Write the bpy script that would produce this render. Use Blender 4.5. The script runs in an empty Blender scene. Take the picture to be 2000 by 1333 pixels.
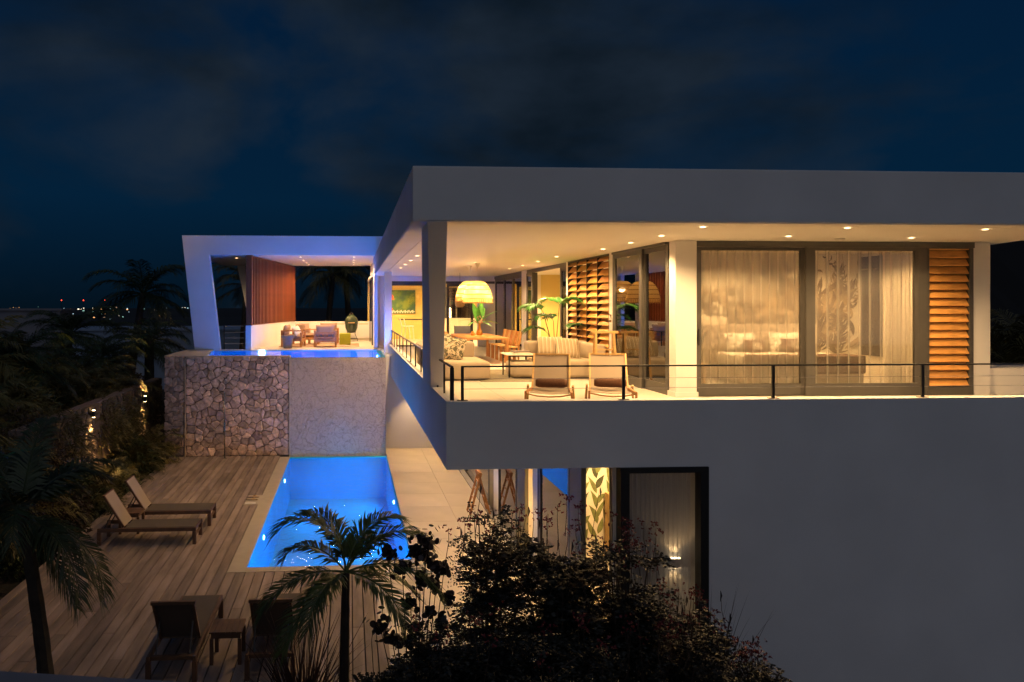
import bpy, bmesh, math, random
from mathutils import Vector, Matrix
random.seed(7)
R = math.radians
C = bpy.context.scene.collection
S = bpy.context.scene

# ------------------------------------------------------------------ camera
CZ = 4.93
cd = bpy.data.cameras.new('camera'); cam = bpy.data.objects.new('camera', cd); C.objects.link(cam)
cam.location = (0, 0, CZ)
cam.rotation_euler = (R(90), 0, -math.atan(80/1400.))
cd.sensor_width = 36; cd.lens = 25.2; cd.shift_x = 0.1185; cd.shift_y = -0.03475
cd.clip_start = 0.1; cd.clip_end = 6000
S.camera = cam
S.view_settings.view_transform = 'Standard'
S.view_settings.look = 'None'; S.view_settings.gamma = 1; S.view_settings.exposure = 0
S.view_settings.use_curve_mapping = False

# ------------------------------------------------------------------ dusk sky
wd = bpy.data.worlds.new('World'); S.world = wd; wd.use_nodes = True
nt = wd.node_tree; N = nt.nodes; L = nt.links
for n in list(N): N.remove(n)
out = N.new('ShaderNodeOutputWorld'); bg = N.new('ShaderNodeBackground'); L.new(bg.outputs[0], out.inputs[0])
sky = N.new('ShaderNodeTexSky'); sky.sky_type = 'NISHITA'; sky.sun_disc = False
sky.sun_elevation = R(-7); sky.sun_rotation = R(200)
tc = N.new('ShaderNodeTexCoord')
sep = N.new('ShaderNodeSeparateXYZ'); L.new(tc.outputs['Generated'], sep.inputs[0])
ramp = N.new('ShaderNodeValToRGB'); L.new(sep.outputs[2], ramp.inputs[0])
e = ramp.color_ramp.elements
e[0].position = 0.0; e[0].color = (.0012, .0060, .0125, 1)
e[1].position = 0.5; e[1].color = (.0012, .0100, .0350, 1)
q = e.new(.14); q.color = (.0012, .0145, .0390, 1)
addsky = N.new('ShaderNodeMixRGB'); addsky.blend_type = 'ADD'; addsky.inputs[0].default_value = 0.01
L.new(ramp.outputs[0], addsky.inputs[1]); L.new(sky.outputs[0], addsky.inputs[2])
# clouds: large soft masses
mp = N.new('ShaderNodeMapping'); mp.inputs['Scale'].default_value = (1, 1, 1.9); mp.inputs['Location'].default_value = (.35, .1, .12)
L.new(tc.outputs['Generated'], mp.inputs[0])
n1 = N.new('ShaderNodeTexNoise'); n1.inputs['Scale'].default_value = 2.5; n1.inputs['Detail'].default_value = 8; n1.inputs['Roughness'].default_value = .52
n1.inputs['Distortion'].default_value = .4
L.new(mp.outputs[0], n1.inputs[0])
last = n1.outputs[0]
for (dx, dy, dz, r_, amp) in ((-.06, 1, .33, .38, .12), (.26, 1, .27, .34, .16), (-.42, 1, .42, .30, -.02), (-.50, 1, .14, .30, .06), (.52, 1, .22, .22, .06), (.72, 1, .40, .34, -.05), (-.12, 1, .14, .16, -.10), (-.8, 1, .55, .35, -.08)):
    v_ = Vector((dx, dy, dz)).normalized(); ds = N.new('ShaderNodeVectorMath'); ds.operation = 'DISTANCE'; L.new(tc.outputs['Generated'], ds.inputs[0]); ds.inputs[1].default_value = v_
    mr_ = N.new('ShaderNodeMapRange'); mr_.interpolation_type = 'SMOOTHSTEP'; mr_.inputs[1].default_value = 0; mr_.inputs[2].default_value = r_; mr_.inputs[3].default_value = amp; mr_.inputs[4].default_value = 0; L.new(ds.outputs['Value'], mr_.inputs[0])
    ad_ = N.new('ShaderNodeMath'); L.new(last, ad_.inputs[0]); L.new(mr_.outputs[0], ad_.inputs[1]); last = ad_.outputs[0]
cr = N.new('ShaderNodeValToRGB'); L.new(last, cr.inputs[0])
cr.color_ramp.elements[0].position = .48; cr.color_ramp.elements[0].color = (0, 0, 0, 1)
cr.color_ramp.elements[1].position = .67; cr.color_ramp.elements[1].color = (1, 1, 1, 1)
n2 = N.new('ShaderNodeTexNoise'); n2.inputs['Scale'].default_value = 4.2; n2.inputs['Detail'].default_value = 6; L.new(mp.outputs[0], n2.inputs[0])
cc = N.new('ShaderNodeValToRGB'); L.new(n2.outputs[0], cc.inputs[0])
cc.color_ramp.elements[0].position = .38; cc.color_ramp.elements[0].color = (.0042, .0090, .0160, 1)
cc.color_ramp.elements[1].position = .68; cc.color_ramp.elements[1].color = (.0130, .0225, .0380, 1)
mx = N.new('ShaderNodeMixRGB'); L.new(cr.outputs[0], mx.inputs[0]); L.new(addsky.outputs[0], mx.inputs[1]); L.new(cc.outputs[0], mx.inputs[2])
L.new(mx.outputs[0], bg.inputs[0]); bg.inputs[1].default_value = 1.0

# afterglow behind the camera: one very soft, weak sun
sd = bpy.data.lights.new('dusk_glow', 'SUN'); sd.energy = 0.31; sd.angle = R(120); sd.color = (.90, .91, 1)
so = bpy.data.objects.new('dusk_glow', sd); C.objects.link(so)
so.rotation_euler = (R(62), 0, R(8))

WARM = (1, .62, .26); WARM2 = (1, .58, .22); GAIN = 4.8; BLUE = .85
def lamp(kind, loc, power, color=WARM, rad=.04, rot=(0, 0, 0), size=R(120), blend=.7):
    d = bpy.data.lights.new('lamp_light', kind); d.energy = power*(GAIN if color[0] > .5 else BLUE); d.color = color; d.shadow_soft_size = rad
    if kind == 'SPOT': d.spot_size = size; d.spot_blend = blend
    o = bpy.data.objects.new('lamp_light', d); C.objects.link(o); o.location = loc; o.rotation_euler = rot
    return o

# ------------------------------------------------------------------ materials
def newmat(name):
    m = bpy.data.materials.new(name); m.use_nodes = True
    return m, m.node_tree.nodes, m.node_tree.links, m.node_tree.nodes['Principled BSDF']
def mat(name, col, rough=.6, var=.0, vscale=3., bump=0., bscale=60., metal=0., rnd=0., stretch=None, detail=5, spec=None, coords='Object', dist=.01):
    m, n, l, p = newmat(name)
    p.inputs['Roughness'].default_value = rough; p.inputs['Metallic'].default_value = metal
    if spec is not None: p.inputs['Specular IOR Level'].default_value = spec
    t = n.new('ShaderNodeTexCoord'); g = n.new('ShaderNodeNewGeometry')
    src = g.outputs['Position'] if coords == 'World' else t.outputs['Object']
    if stretch:
        mp_ = n.new('ShaderNodeMapping'); mp_.inputs['Scale'].default_value = stretch; l.new(src, mp_.inputs[0]); src = mp_.outputs[0]
    cs = None
    if var > 0:
        ns = n.new('ShaderNodeTexNoise'); ns.inputs['Scale'].default_value = vscale; ns.inputs['Detail'].default_value = detail; l.new(src, ns.inputs[0])
        mr = n.new('ShaderNodeMapRange'); mr.inputs[1].default_value = .3; mr.inputs[2].default_value = .7
        mr.inputs[3].default_value = 1-var; mr.inputs[4].default_value = 1+var; l.new(ns.outputs[0], mr.inputs[0]); cs = mr.outputs[0]
    if rnd > 0:
        oi = n.new('ShaderNodeObjectInfo'); mr2 = n.new('ShaderNodeMapRange'); mr2.inputs[3].default_value = 1-rnd; mr2.inputs[4].default_value = 1+rnd
        l.new(oi.outputs['Random'], mr2.inputs[0])
        if cs:
            mu = n.new('ShaderNodeMath'); mu.operation = 'MULTIPLY'; l.new(cs, mu.inputs[0]); l.new(mr2.outputs[0], mu.inputs[1]); cs = mu.outputs[0]
        else: cs = mr2.outputs[0]
    if cs:
        vm = n.new('ShaderNodeVectorMath'); vm.operation = 'SCALE'; vm.inputs[0].default_value = col[:3]; l.new(cs, vm.inputs['Scale'])
        l.new(vm.outputs[0], p.inputs['Base Color'])
    else: p.inputs['Base Color'].default_value = (*col[:3], 1)
    if bump > 0:
        nb = n.new('ShaderNodeTexNoise'); nb.inputs['Scale'].default_value = bscale; nb.inputs['Detail'].default_value = 6; l.new(src, nb.inputs[0])
        b = n.new('ShaderNodeBump'); b.inputs['Strength'].default_value = bump; b.inputs['Distance'].default_value = dist; l.new(nb.outputs[0], b.inputs['Height'])
        l.new(b.outputs[0], p.inputs['Normal'])
    return m
def emat(name, col, s):
    m, n, l, p = newmat(name)
    p.inputs['Base Color'].default_value = (*col, 1); p.inputs['Emission Color'].default_value = (*col, 1); p.inputs['Emission Strength'].default_value = s
    return m
def glassmat(name, tint=(1, 1, 1), boost=1.2, ior=1.5):
    m, n, l, p = newmat(name); n.remove(p)
    o = n['Material Output']; tr = n.new('ShaderNodeBsdfTransparent'); tr.inputs[0].default_value = (*tint, 1)
    gl = n.new('ShaderNodeBsdfGlossy'); gl.inputs['Roughness'].default_value = .0
    fr = n.new('ShaderNodeFresnel'); fr.inputs[0].default_value = ior
    mu = n.new('ShaderNodeMath'); mu.operation = 'MULTIPLY'; mu.inputs[1].default_value = boost; mu.use_clamp = True; l.new(fr.outputs[0], mu.inputs[0])
    mi = n.new('ShaderNodeMixShader'); l.new(mu.outputs[0], mi.inputs[0]); l.new(tr.outputs[0], mi.inputs[1]); l.new(gl.outputs[0], mi.inputs[2])
    l.new(mi.outputs[0], o.inputs[0]); return m
def watermat(name, tint, scale, strength, cap):
    m, n, l, p = newmat(name); n.remove(p)
    o = n['Material Output']; tr = n.new('ShaderNodeBsdfTransparent'); tr.inputs[0].default_value = (*tint, 1)
    gl = n.new('ShaderNodeBsdfGlossy'); gl.inputs['Roughness'].default_value = .03
    g = n.new('ShaderNodeNewGeometry'); nz = n.new('ShaderNodeTexNoise'); nz.inputs['Scale'].default_value = scale; nz.inputs['Detail'].default_value = 3; nz.inputs['Distortion'].default_value = 1.2
    l.new(g.outputs['Position'], nz.inputs[0])
    b = n.new('ShaderNodeBump'); b.inputs['Strength'].default_value = strength; b.inputs['Distance'].default_value = .05; l.new(nz.outputs[0], b.inputs['Height']); l.new(b.outputs[0], gl.inputs['Normal'])
    fr = n.new('ShaderNodeFresnel'); fr.inputs[0].default_value = 1.33; l.new(b.outputs[0], fr.inputs['Normal'])
    mu = n.new('ShaderNodeMath'); mu.operation = 'MINIMUM'; mu.inputs[1].default_value = cap; l.new(fr.outputs[0], mu.inputs[0])
    mi = n.new('ShaderNodeMixShader'); l.new(mu.outputs[0], mi.inputs[0]); l.new(tr.outputs[0], mi.inputs[1]); l.new(gl.outputs[0], mi.inputs[2])
    l.new(mi.outputs[0], o.inputs[0]); return m
def sheermat(name, col, transp, transl=.5):
    m, n, l, p = newmat(name); p.inputs['Base Color'].default_value = (*col, 1); p.inputs['Roughness'].default_value = .9
    o = n['Material Output']; tl = n.new('ShaderNodeBsdfTranslucent'); tl.inputs[0].default_value = (*col, 1); tr = n.new('ShaderNodeBsdfTransparent')
    m1 = n.new('ShaderNodeMixShader'); m1.inputs[0].default_value = transl; l.new(p.outputs[0], m1.inputs[1]); l.new(tl.outputs[0], m1.inputs[2])
    lw = n.new('ShaderNodeLayerWeight'); lw.inputs[0].default_value = .5; mrr = n.new('ShaderNodeMapRange'); mrr.inputs[1].default_value = .0; mrr.inputs[2].default_value = .85; mrr.inputs[3].default_value = min(1, transp*1.12); mrr.inputs[4].default_value = transp*.45; l.new(lw.outputs['Facing'], mrr.inputs[0])
    m2 = n.new('ShaderNodeMixShader'); l.new(mrr.outputs[0], m2.inputs[0]); l.new(m1.outputs[0], m2.inputs[1]); l.new(tr.outputs[0], m2.inputs[2])
    l.new(m2.outputs[0], o.inputs[0]); return m

M = {}
M['plaster'] = mat('white_render', (.74, .72, .71), .85, .075, .6, .6, 140, dist=.006, detail=9)
M['ceiling'] = mat('ceiling_paint', (.78, .74, .68), .55, .03, .7, .12, 30, dist=.004)
M['floor'] = mat('pale_floor_tile', (.62, .57, .50), .32, .05, 1.5, .05, 40)
M['paver'] = mat('beige_paving', (.50, .43, .35), .5, .08, 1.3, .15, 90, rnd=.03)
M['coping'] = mat('sand_coping', (.46, .39, .30), .6, .06, 4, .2, 80)
M['frame'] = mat('dark_anodised_frame', (.065, .060, .055), .45, .08, 5, .0)
M['black'] = mat('black_steel', (.012, .011, .011), .4)
M['teakslat'] = mat('oiled_wood_slat', (.60, .29, .075), .5, .22, 6, .25, 30, rnd=.14, stretch=(1.2, 6, 14))
M['redslat'] = mat('red_hardwood_slat', (.20, .052, .020), .5, .25, 5, .2, 30, rnd=.22, stretch=(9, 9, .8))
M['teak'] = mat('teak_wood', (.42, .19, .06), .5, .2, 9, .15, 60, rnd=.08)
M['darkteak'] = mat('weathered_dark_teak', (.12, .062, .035), .6, .2, 9, .1, 60, rnd=.08)
M['lightwood'] = mat('light_wood', (.58, .36, .14), .5, .15, 9, .1, 60, rnd=.05)
M['deck'] = mat('weathered_deck_board', (.27, .205, .172), .7, .36, 1.5, .6, 30, rnd=.27, stretch=(4, .6, 1), coords='World', dist=.004, detail=7)
M['joint'] = mat('dark_underlay', (.018, .015, .013), .9)
M['soil'] = mat('dark_soil', (.018, .015, .010), .95, .4, 3, .6, 12)
M['ground'] = mat('dark_land', (.008, .008, .008), 1, .3, .02)
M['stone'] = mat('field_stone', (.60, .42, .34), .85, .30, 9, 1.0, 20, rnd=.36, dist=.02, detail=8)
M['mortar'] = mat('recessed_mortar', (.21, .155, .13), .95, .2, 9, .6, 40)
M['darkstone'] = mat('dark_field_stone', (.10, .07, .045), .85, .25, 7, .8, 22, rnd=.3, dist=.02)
M['greyhouse0'] = mat('grey_stone_sill', (.30, .28, .27), .7, .1, 4)
M['olive'] = mat('olive_grey_frame', (.20, .17, .10), .6, .08, 4)
M['nook'] = mat('grey_blue_wall_paint', (.40, .42, .48), .85, .04, 2)
M['sandmortar'] = mat('sandy_mortar', (.42, .31, .22), .9, .15, 9, .5, 40)
M['beigefab'] = mat('beige_outdoor_fabric', (.42, .34, .25), .9, .05, 3, .25, 400, dist=.002)
M['taupefab'] = mat('taupe_mesh_fabric', (.30, .235, .175), .8, .05, 3, .3, 500, dist=.002)
M['greyfab'] = mat('grey_brown_cushion_fabric', (.36, .235, .165), .9, .06, 4, .25, 300, dist=.002)
M['whitefab'] = mat('white_linen', (.72, .66, .56), .9, .04, 5, .2, 200, dist=.002)
M['brownfab'] = mat('brown_terry_towel', (.12, .055, .030), 1, .15, 30, .6, 300, dist=.003)
M['darkfab'] = mat('dark_lounger_mesh', (.095, .075, .062), .8, .05, 3, .3, 500, dist=.002)
M['rug'] = mat('olive_grey_rug', (.22, .19, .13), 1, .1, 8, .4, 200, dist=.004)
M['potgrey'] = mat('grey_planter_clay', (.20, .16, .145), .7, .05, 6)
M['green'] = mat('lime_green_fabric', (.30, .32, .015), .85, .06, 5, .2, 200)
M['egg'] = mat('glazed_dark_green_ceramic', (.035, .05, .03), .18, .1, 40, .2, 60)
M['yellowwall'] = mat('ochre_yellow_wall_paint', (.62, .47, .15), .8, .03, 1)
M['wall_in'] = mat('interior_cream_wall', (.70, .62, .48), .85, .03, 1)
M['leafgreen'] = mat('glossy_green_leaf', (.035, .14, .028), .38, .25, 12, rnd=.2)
M['vaseleaf'] = mat('lamplit_green_leaf', (.08, .30, .05), .4, .25, 12, rnd=.2)  # lighter copy of the leaf green, lamplight put into the colour
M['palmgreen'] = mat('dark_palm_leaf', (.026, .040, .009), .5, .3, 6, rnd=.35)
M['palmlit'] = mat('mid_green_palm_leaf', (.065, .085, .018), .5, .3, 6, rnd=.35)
M['palmolive'] = mat('olive_palm_leaf', (.11, .09, .022), .55, .3, 6, rnd=.35)
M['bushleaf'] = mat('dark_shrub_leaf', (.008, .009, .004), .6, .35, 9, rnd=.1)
M['bushgreen'] = mat('dull_green_bush_leaf', (.035, .05, .014), .6, .3, 5)
M['bushbrown'] = mat('brownish_bush_leaf', (.05, .030, .015), .6, .3, 5)
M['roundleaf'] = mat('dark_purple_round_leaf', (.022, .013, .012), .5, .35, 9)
M['twig'] = mat('brown_twig', (.045, .028, .018), .8)
M['trunk'] = mat('grey_brown_palm_trunk', (.050, .038, .028), .9, .3, 8, .6, 20)
M['redflower'] = mat('red_flower_petal', (.13, .011, .016), .6, .2, 20)
M['glass'] = glassmat('clear_glass', (.97, .97, .96), 1.1)
M['rglass'] = glassmat('reflective_glass', (.55, .53, .5), 1.9, 1.55)
M['water'] = watermat('pool_water', (.62, .86, 1), 3.2, .45, .6)
M['water2'] = watermat('raised_pool_water', (.62, .86, 1), 2.0, .05, .42)
M['poolshell'] = mat('blue_pool_plaster', (.025, .46, .78), .6, .16, .55)  # noise paints the water's soft light and dark bands into the plaster
M['sheer'] = sheermat('sheer_curtain', (.78, .72, .62), .56, .5)
M['sheerR'] = sheermat('sheer_curtain_thin', (.80, .74, .64), .70, .5)
M['sheer2'] = sheermat('grey_net_curtain', (.62, .64, .72), .30, .25)
M['straw'] = sheermat('woven_straw', (.85, .60, .25), .10, .6)
M['darkstraw'] = mat('dark_straw_band', (.38, .22, .07), .8)
M['bulb'] = emat('warm_bulb', (1, .70, .36), 26)
M['disc'] = emat('downlight_lens', (1, .74, .42), 9)
M['bluelens'] = emat('blue_pool_lens', (.45, .80, 1), 22)
M['mural'] = mat('sepia_mural_print', (.15, .105, .06), .9, .5, 3)
M['mural2'] = mat('pale_sepia_mural_print', (.32, .24, .15), .9, .4, 3)
M['wpgreen'] = mat('olive_leaf_print', (.16, .17, .05), .8, .3, 8)
M['wpdark'] = mat('dark_leaf_print', (.05, .055, .02), .8, .3, 8)
M['steel'] = mat('brushed_steel', (.45, .43, .41), .25, metal=1)
M['white'] = mat('white_plastic', (.75, .72, .66), .4)
M['darkwood'] = mat('dark_brown_louvre', (.03, .015, .009), .6, .2, 8, rnd=.1)

# ------------------------------------------------------------------ mesh building
class MB:
    def __init__(s): s.v = []; s.f = []
    def add(s, vs, fs):
        o = len(s.v); s.v += [tuple(v) for v in vs]; s.f += [tuple(i+o for i in f) for f in fs]; return s
    def box(s, x0, y0, z0, x1, y1, z1, mtx=None):
        vs = [Vector(p) for p in ((x0,y0,z0),(x1,y0,z0),(x1,y1,z0),(x0,y1,z0),(x0,y0,z1),(x1,y0,z1),(x1,y1,z1),(x0,y1,z1))]
        if mtx: vs = [mtx @ v for v in vs]
        return s.add(vs, [(0,3,2,1),(4,5,6,7),(0,1,5,4),(1,2,6,5),(2,3,7,6),(3,0,4,7)])
    def cbox(s, c, sz, mtx=None):
        m = Matrix.Translation(c) @ (mtx if mtx else Matrix())
        a, b, d = [k/2 for k in sz]; return s.box(-a, -b, -d, a, b, d, m)
    def bar(s, a, b, w, h, up=(0, 0, 1)):
        a = Vector(a); b = Vector(b); d = (b-a); ln = d.length; d.normalize(); u = Vector(up)
        if abs(d.dot(u)) > .98: u = Vector((0, 1, 0))
        x = d.cross(u).normalized(); z = x.cross(d)
        m = Matrix((( *x, 0), (*d, 0), (*z, 0), (0, 0, 0, 1))).transposed(); m.translation = a
        return s.box(-w/2, 0, -h/2, w/2, ln, h/2, m)
    def prism(s, poly, a0, a1, axis='y'):
        n = len(poly)
        def P(p, a): return {'y': (p[0], a, p[1]), 'z': (p[0], p[1], a), 'x': (a, p[0], p[1])}[axis]
        vs = [P(p, a0) for p in poly]+[P(p, a1) for p in poly]
        return s.add(vs, [tuple(range(n)), tuple(range(2*n-1, n-1, -1))]+[(i, n+i, n+(i+1) % n, (i+1) % n) for i in range(n)])
    def tube(s, pts, r, seg=6, caps=True):
        pts = [Vector(p) for p in pts]; n = len(pts); rs = r if isinstance(r, (list, tuple)) else [r]*n
        vs = []; px = None
        for i, p in enumerate(pts):
            d = (pts[min(i+1, n-1)]-pts[max(i-1, 0)]).normalized()
            if px is None:
                u = Vector((0, 0, 1)) if abs(d.z) < .9 else Vector((1, 0, 0)); x = d.cross(u).normalized()
            else: x = (px - d*px.dot(d)).normalized()
            px = x; y = d.cross(x)
            for k in range(seg):
                a = 2*math.pi*k/seg; vs.append(p+(x*math.cos(a)+y*math.sin(a))*rs[i])
        fs = [(i*seg+k, i*seg+(k+1) % seg, (i+1)*seg+(k+1) % seg, (i+1)*seg+k) for i in range(n-1) for k in range(seg)]
        if caps: fs += [tuple(range(seg-1, -1, -1)), tuple((n-1)*seg+k for k in range(seg))]
        return s.add(vs, fs)
    def lathe(s, prof, seg=24, c=(0, 0, 0), wob=0):
        n = len(prof); vs = []
        for i, (r, z) in enumerate(prof):
            for k in range(seg):
                a = 2*math.pi*k/seg; rr = r*(1+wob*random.uniform(-1, 1)); vs.append((c[0]+rr*math.cos(a), c[1]+rr*math.sin(a), c[2]+z))
        fs = [(i*seg+k, i*seg+(k+1) % seg, (i+1)*seg+(k+1) % seg, (i+1)*seg+k) for i in range(n-1) for k in range(seg)]
        return s.add(vs, fs)
    def disc(s, c, r, seg=16, axis='z', th=.01, flip=1):
        poly = [(c[0]+r*math.cos(2*math.pi*k/seg), c[1]+r*math.sin(2*math.pi*k/seg)) for k in range(seg)]
        return s.prism(poly, c[2], c[2]+th, 'z')
    def poly(s, pts): return s.add(pts, [tuple(range(len(pts)))])
    def mesh(s, name, m=None, smooth=False):
        me = bpy.data.meshes.new(name); me.from_pydata(s.v, [], s.f); me.update()
        if m: me.materials.append(M[m] if isinstance(m, str) else m)
        if smooth:
            me.shade_smooth()
        return me
def tag(o, label=None, cat=None, group=None, kind=None):
    if label: o['label'] = label
    if cat: o['category'] = cat
    if group: o['group'] = group
    if kind: o['kind'] = kind
    return o
def obj(name, mb, m, parent=None, bevel=0, smooth=False, world=False, loc=None, rot=None, fix=True, sub=0):
    me = mb if isinstance(mb, bpy.types.Mesh) else mb.mesh(name, m, smooth)
    if fix and not isinstance(mb, bpy.types.Mesh):
        bm = bmesh.new(); bm.from_mesh(me); bmesh.ops.recalc_face_normals(bm, faces=bm.faces); bm.to_mesh(me); bm.free()
    o = bpy.data.objects.new(name, me); C.objects.link(o)
    if loc: o.location = loc
    if rot: o.rotation_euler = rot
    if parent:
        o.parent = parent
        if world: o.matrix_parent_inverse = wmat(parent).inverted()
    if bevel:
        b = o.modifiers.new('bevel', 'BEVEL'); b.width = bevel; b.segments = 2; b.limit_method = 'ANGLE'
    if sub:
        b = o.modifiers.new('sub', 'SUBSURF'); b.levels = sub; b.render_levels = sub
    return o
def wmat(o):
    m = Matrix.LocRotScale(o.location, o.rotation_euler, o.scale)
    if o.parent: return wmat(o.parent) @ o.matrix_parent_inverse @ m
    return m
def thing(name, label, cat, loc=(0, 0, 0), rotz=0, group=None):
    o = bpy.data.objects.new(name, None); C.objects.link(o); o.empty_display_size = .2
    o.location = loc; o.rotation_euler = (0, 0, rotz); return tag(o, label, cat, group)
def dup(root, loc, rotz=0, label=None):
    r = root.copy(); C.objects.link(r); r.location = loc; r.rotation_euler = (0, 0, rotz)
    if label: r['label'] = label
    for ch in list(root.children):
        c = ch.copy(); C.objects.link(c); c.parent = r
        for g in list(ch.children):
            d = g.copy(); C.objects.link(d); d.parent = c
    return r
def struct(name, mb, m, **k): return tag(obj(name, mb, m, **k), kind='structure')
def cushion(sx, sy, sz, puff=.5):
    """a soft pillow: grid inflated between two faces, centred on the origin"""
    n = 8; mb = MB(); vs = []
    for side in (1, -1):
        for j in range(n+1):
            for i in range(n+1):
                u = i/n*2-1; v = j/n*2-1
                t = max(0, (1-u**4))*max(0, (1-v**4)); t = t**puff
                pin = 1-.06*(abs(u)*abs(v))**2*-1 if False else 1
                vs.append((u*sx/2*(1-.05*(1-abs(v))*(abs(u) > .99)), v*sy/2*(1-.05*(1-abs(u))*(abs(v) > .99)), side*sz/2*t))
    w = n+1; fs = []
    for j in range(n):
        for i in range(n):
            a = j*w+i; fs.append((a, a+1, a+w+1, a+w)); b = a+w*w; fs.append((b+w, b+w+1, b+1, b))
    mb.add(vs, fs); return mb

FL = 3.234; CEIL = 6.126; ROOF = 6.914; CURB = 3.558; BAND = 2.59; D = 10.14
# ================================================================== ground and far land
g = MB(); g.prism([(-4000, -300), (4000, -300), (4000, 5000), (-4000, 5000)], -14.2, -14, 'z')
struct('ground', g, 'ground')
# hillside plateau on which the house stands
g = MB(); g.prism([(-60, -20), (40, -20), (40, 60), (-40, 75), (-60, 40)], -14.0, -1.75, 'z')
struct('plateau', g, 'soil')
g = MB(); g.box(-5.9, 1, -1.75, 5.2, 9.2, -.06); struct('planting_bed', g, 'soil')
# far hills with the town
def ridge(name, pts, y0, y1, base):
    g = MB(); n = len(pts)
    top = [(x, y0+(y1-y0)*.5, z) for x, z in pts]; fr = [(x, y0, base) for x, z in pts]; bk = [(x, y1, base) for x, z in pts]
    g.add(fr+top+bk, [(i, i+1, n+i+1, n+i) for i in range(n-1)]+[(n+i, n+i+1, 2*n+i+1, 2*n+i) for i in range(n-1)])
    return struct(name, g, 'ground')
rp = []
for i in range(61):
    x = -1400+i*60; z = -8+5*math.sin(i*.37)+3.5*math.sin(i*1.3+1)+random.uniform(-1.5, 1.5)
    rp.append((x, z-2))
ridge('far_hills', rp, 1200, 2000, -14)
rp = []
for i in range(25):
    t = i/24; x = 46+t*120; z = 5.2+.30*max(0, x-58)+random.uniform(-.25, .25) if x < 95 else 16
    rp.append((x, z))
ridge('near_hill', rp, 70, 140, -14)

# ================================================================== swimming pool
pool = thing('swimming_pool', 'long rectangular swimming pool glowing vivid blue beside the wooden deck', 'pool', (-.37, 18.5, 0))
PX0, PX1, PY0, PY1 = -1.94, 1.19, 13.62, 23.5
b = MB()
def shell(b, x0, x1, y0, y1, zt, depth, t=.2):
    b.box(x0-t, y0-t, zt-depth-t, x1+t, y1+t, zt-depth)
    b.box(x0-t, y0, zt-depth, x0, y1, zt); b.box(x1, y0, zt-depth, x1+t, y1, zt)
    b.box(x0-t, y0-t, zt-depth, x1+t, y0, zt); b.box(x0-t, y1, zt-depth, x1+t, y1+t, zt)
shell(b, PX0, PX1, PY0, PY1, -.045, 1.35)
obj('basin', b, 'poolshell', pool, world=True)
b = MB(); b.prism([(PX0-.33, PY0-.24), (PX1+.02, PY0-.24), (PX1+.02, PY0), (PX0, PY0), (PX0, PY1), (PX0-.33, PY1), (PX0-.33, 18.78), (PX0-.687, 18.78), (PX0-.687, 17.9), (PX0-.33, 17.9)], -.043, .004, 'z')
obj('coping', b, 'coping', pool, world=True, bevel=.004)
b = MB(); b.box(-2.60, 17.96, .004, -2.34, 18.06, .012); obj('skimmer_lid', b, 'white', pool, world=True)
for y in (16.3, 21.5):
    b = MB(); b.lathe([(0, .02), (.035, .02), (.05, .0), (.055, 0)], 16)
    o = obj('pool_lamp', b, 'bluelens', pool, world=True, loc=(PX0+.003, y, -.30), rot=(0, R(90), 0), smooth=True)
    lamp('SPOT', (PX0+.07, y, -.6), 185, (.0, .38, 1), .2, (0, R(-78), 0), R(165), .5)
for x_ in (-1.3, .5): lamp('SPOT', (x_, PY0+.08, -.6), 125, (.0, .38, 1), .2, (R(80), 0, 0), R(170), .5)  # unseen spots added on the near wall to even out the glow
for y_ in (15.2, 18.6, 22.2): lamp('SPOT', (PX1-.08, y_, -.6), 90, (.0, .38, 1), .2, (0, R(80), 0), R(170), .5)  # more unseen spots, added along the right wall for an even blue
b = MB(); b.lathe([(0, .02), (.035, .02), (.05, .0), (.055, 0)], 16)
obj('pool_lamp', b, 'bluelens', pool, world=True, loc=(PX1-.003, 19.2, -.35), rot=(0, R(-90), 0), smooth=True)
b = MB(); b.add([(PX0, PY0, -.07), (PX1, PY0, -.07), (PX1, PY1, -.07), (PX0, PY1, -.07)], [(0, 1, 2, 3)])
struct('pool_water', b, 'water', fix=False)

# flip-flops on the coping notch
for k, (y, a) in enumerate(((18.56, .06), (18.32, -.05))):
    t = thing('flip_flop', ['straw coloured flip-flop on the pool coping, the farther of the pair', 'straw coloured flip-flop on the pool coping, the nearer of the pair'][k], 'sandal', (-2.47, y, .004), a, 'flip-flops on the coping notch')
    sole = [(-.15, 0), (-.13, .035), (-.06, .045), (.03, .04), (.10, .052), (.145, .03), (.155, 0), (.14, -.035), (.06, -.045), (-.05, -.04), (-.13, -.035)]
    b = MB(); b.prism(sole, 0, .028, 'z'); obj('sole', b, 'sandmortar', t, bevel=.005)
    b = MB(); b.tube([(.09, 0, .028), (.05, .02, .055), (-.01, .045, .028)], .007, 5); b.tube([(.09, 0, .028), (.05, -.02, .055), (-.01, -.045, .028)], .007, 5); obj('strap', b, 'lightwood', t)

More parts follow.
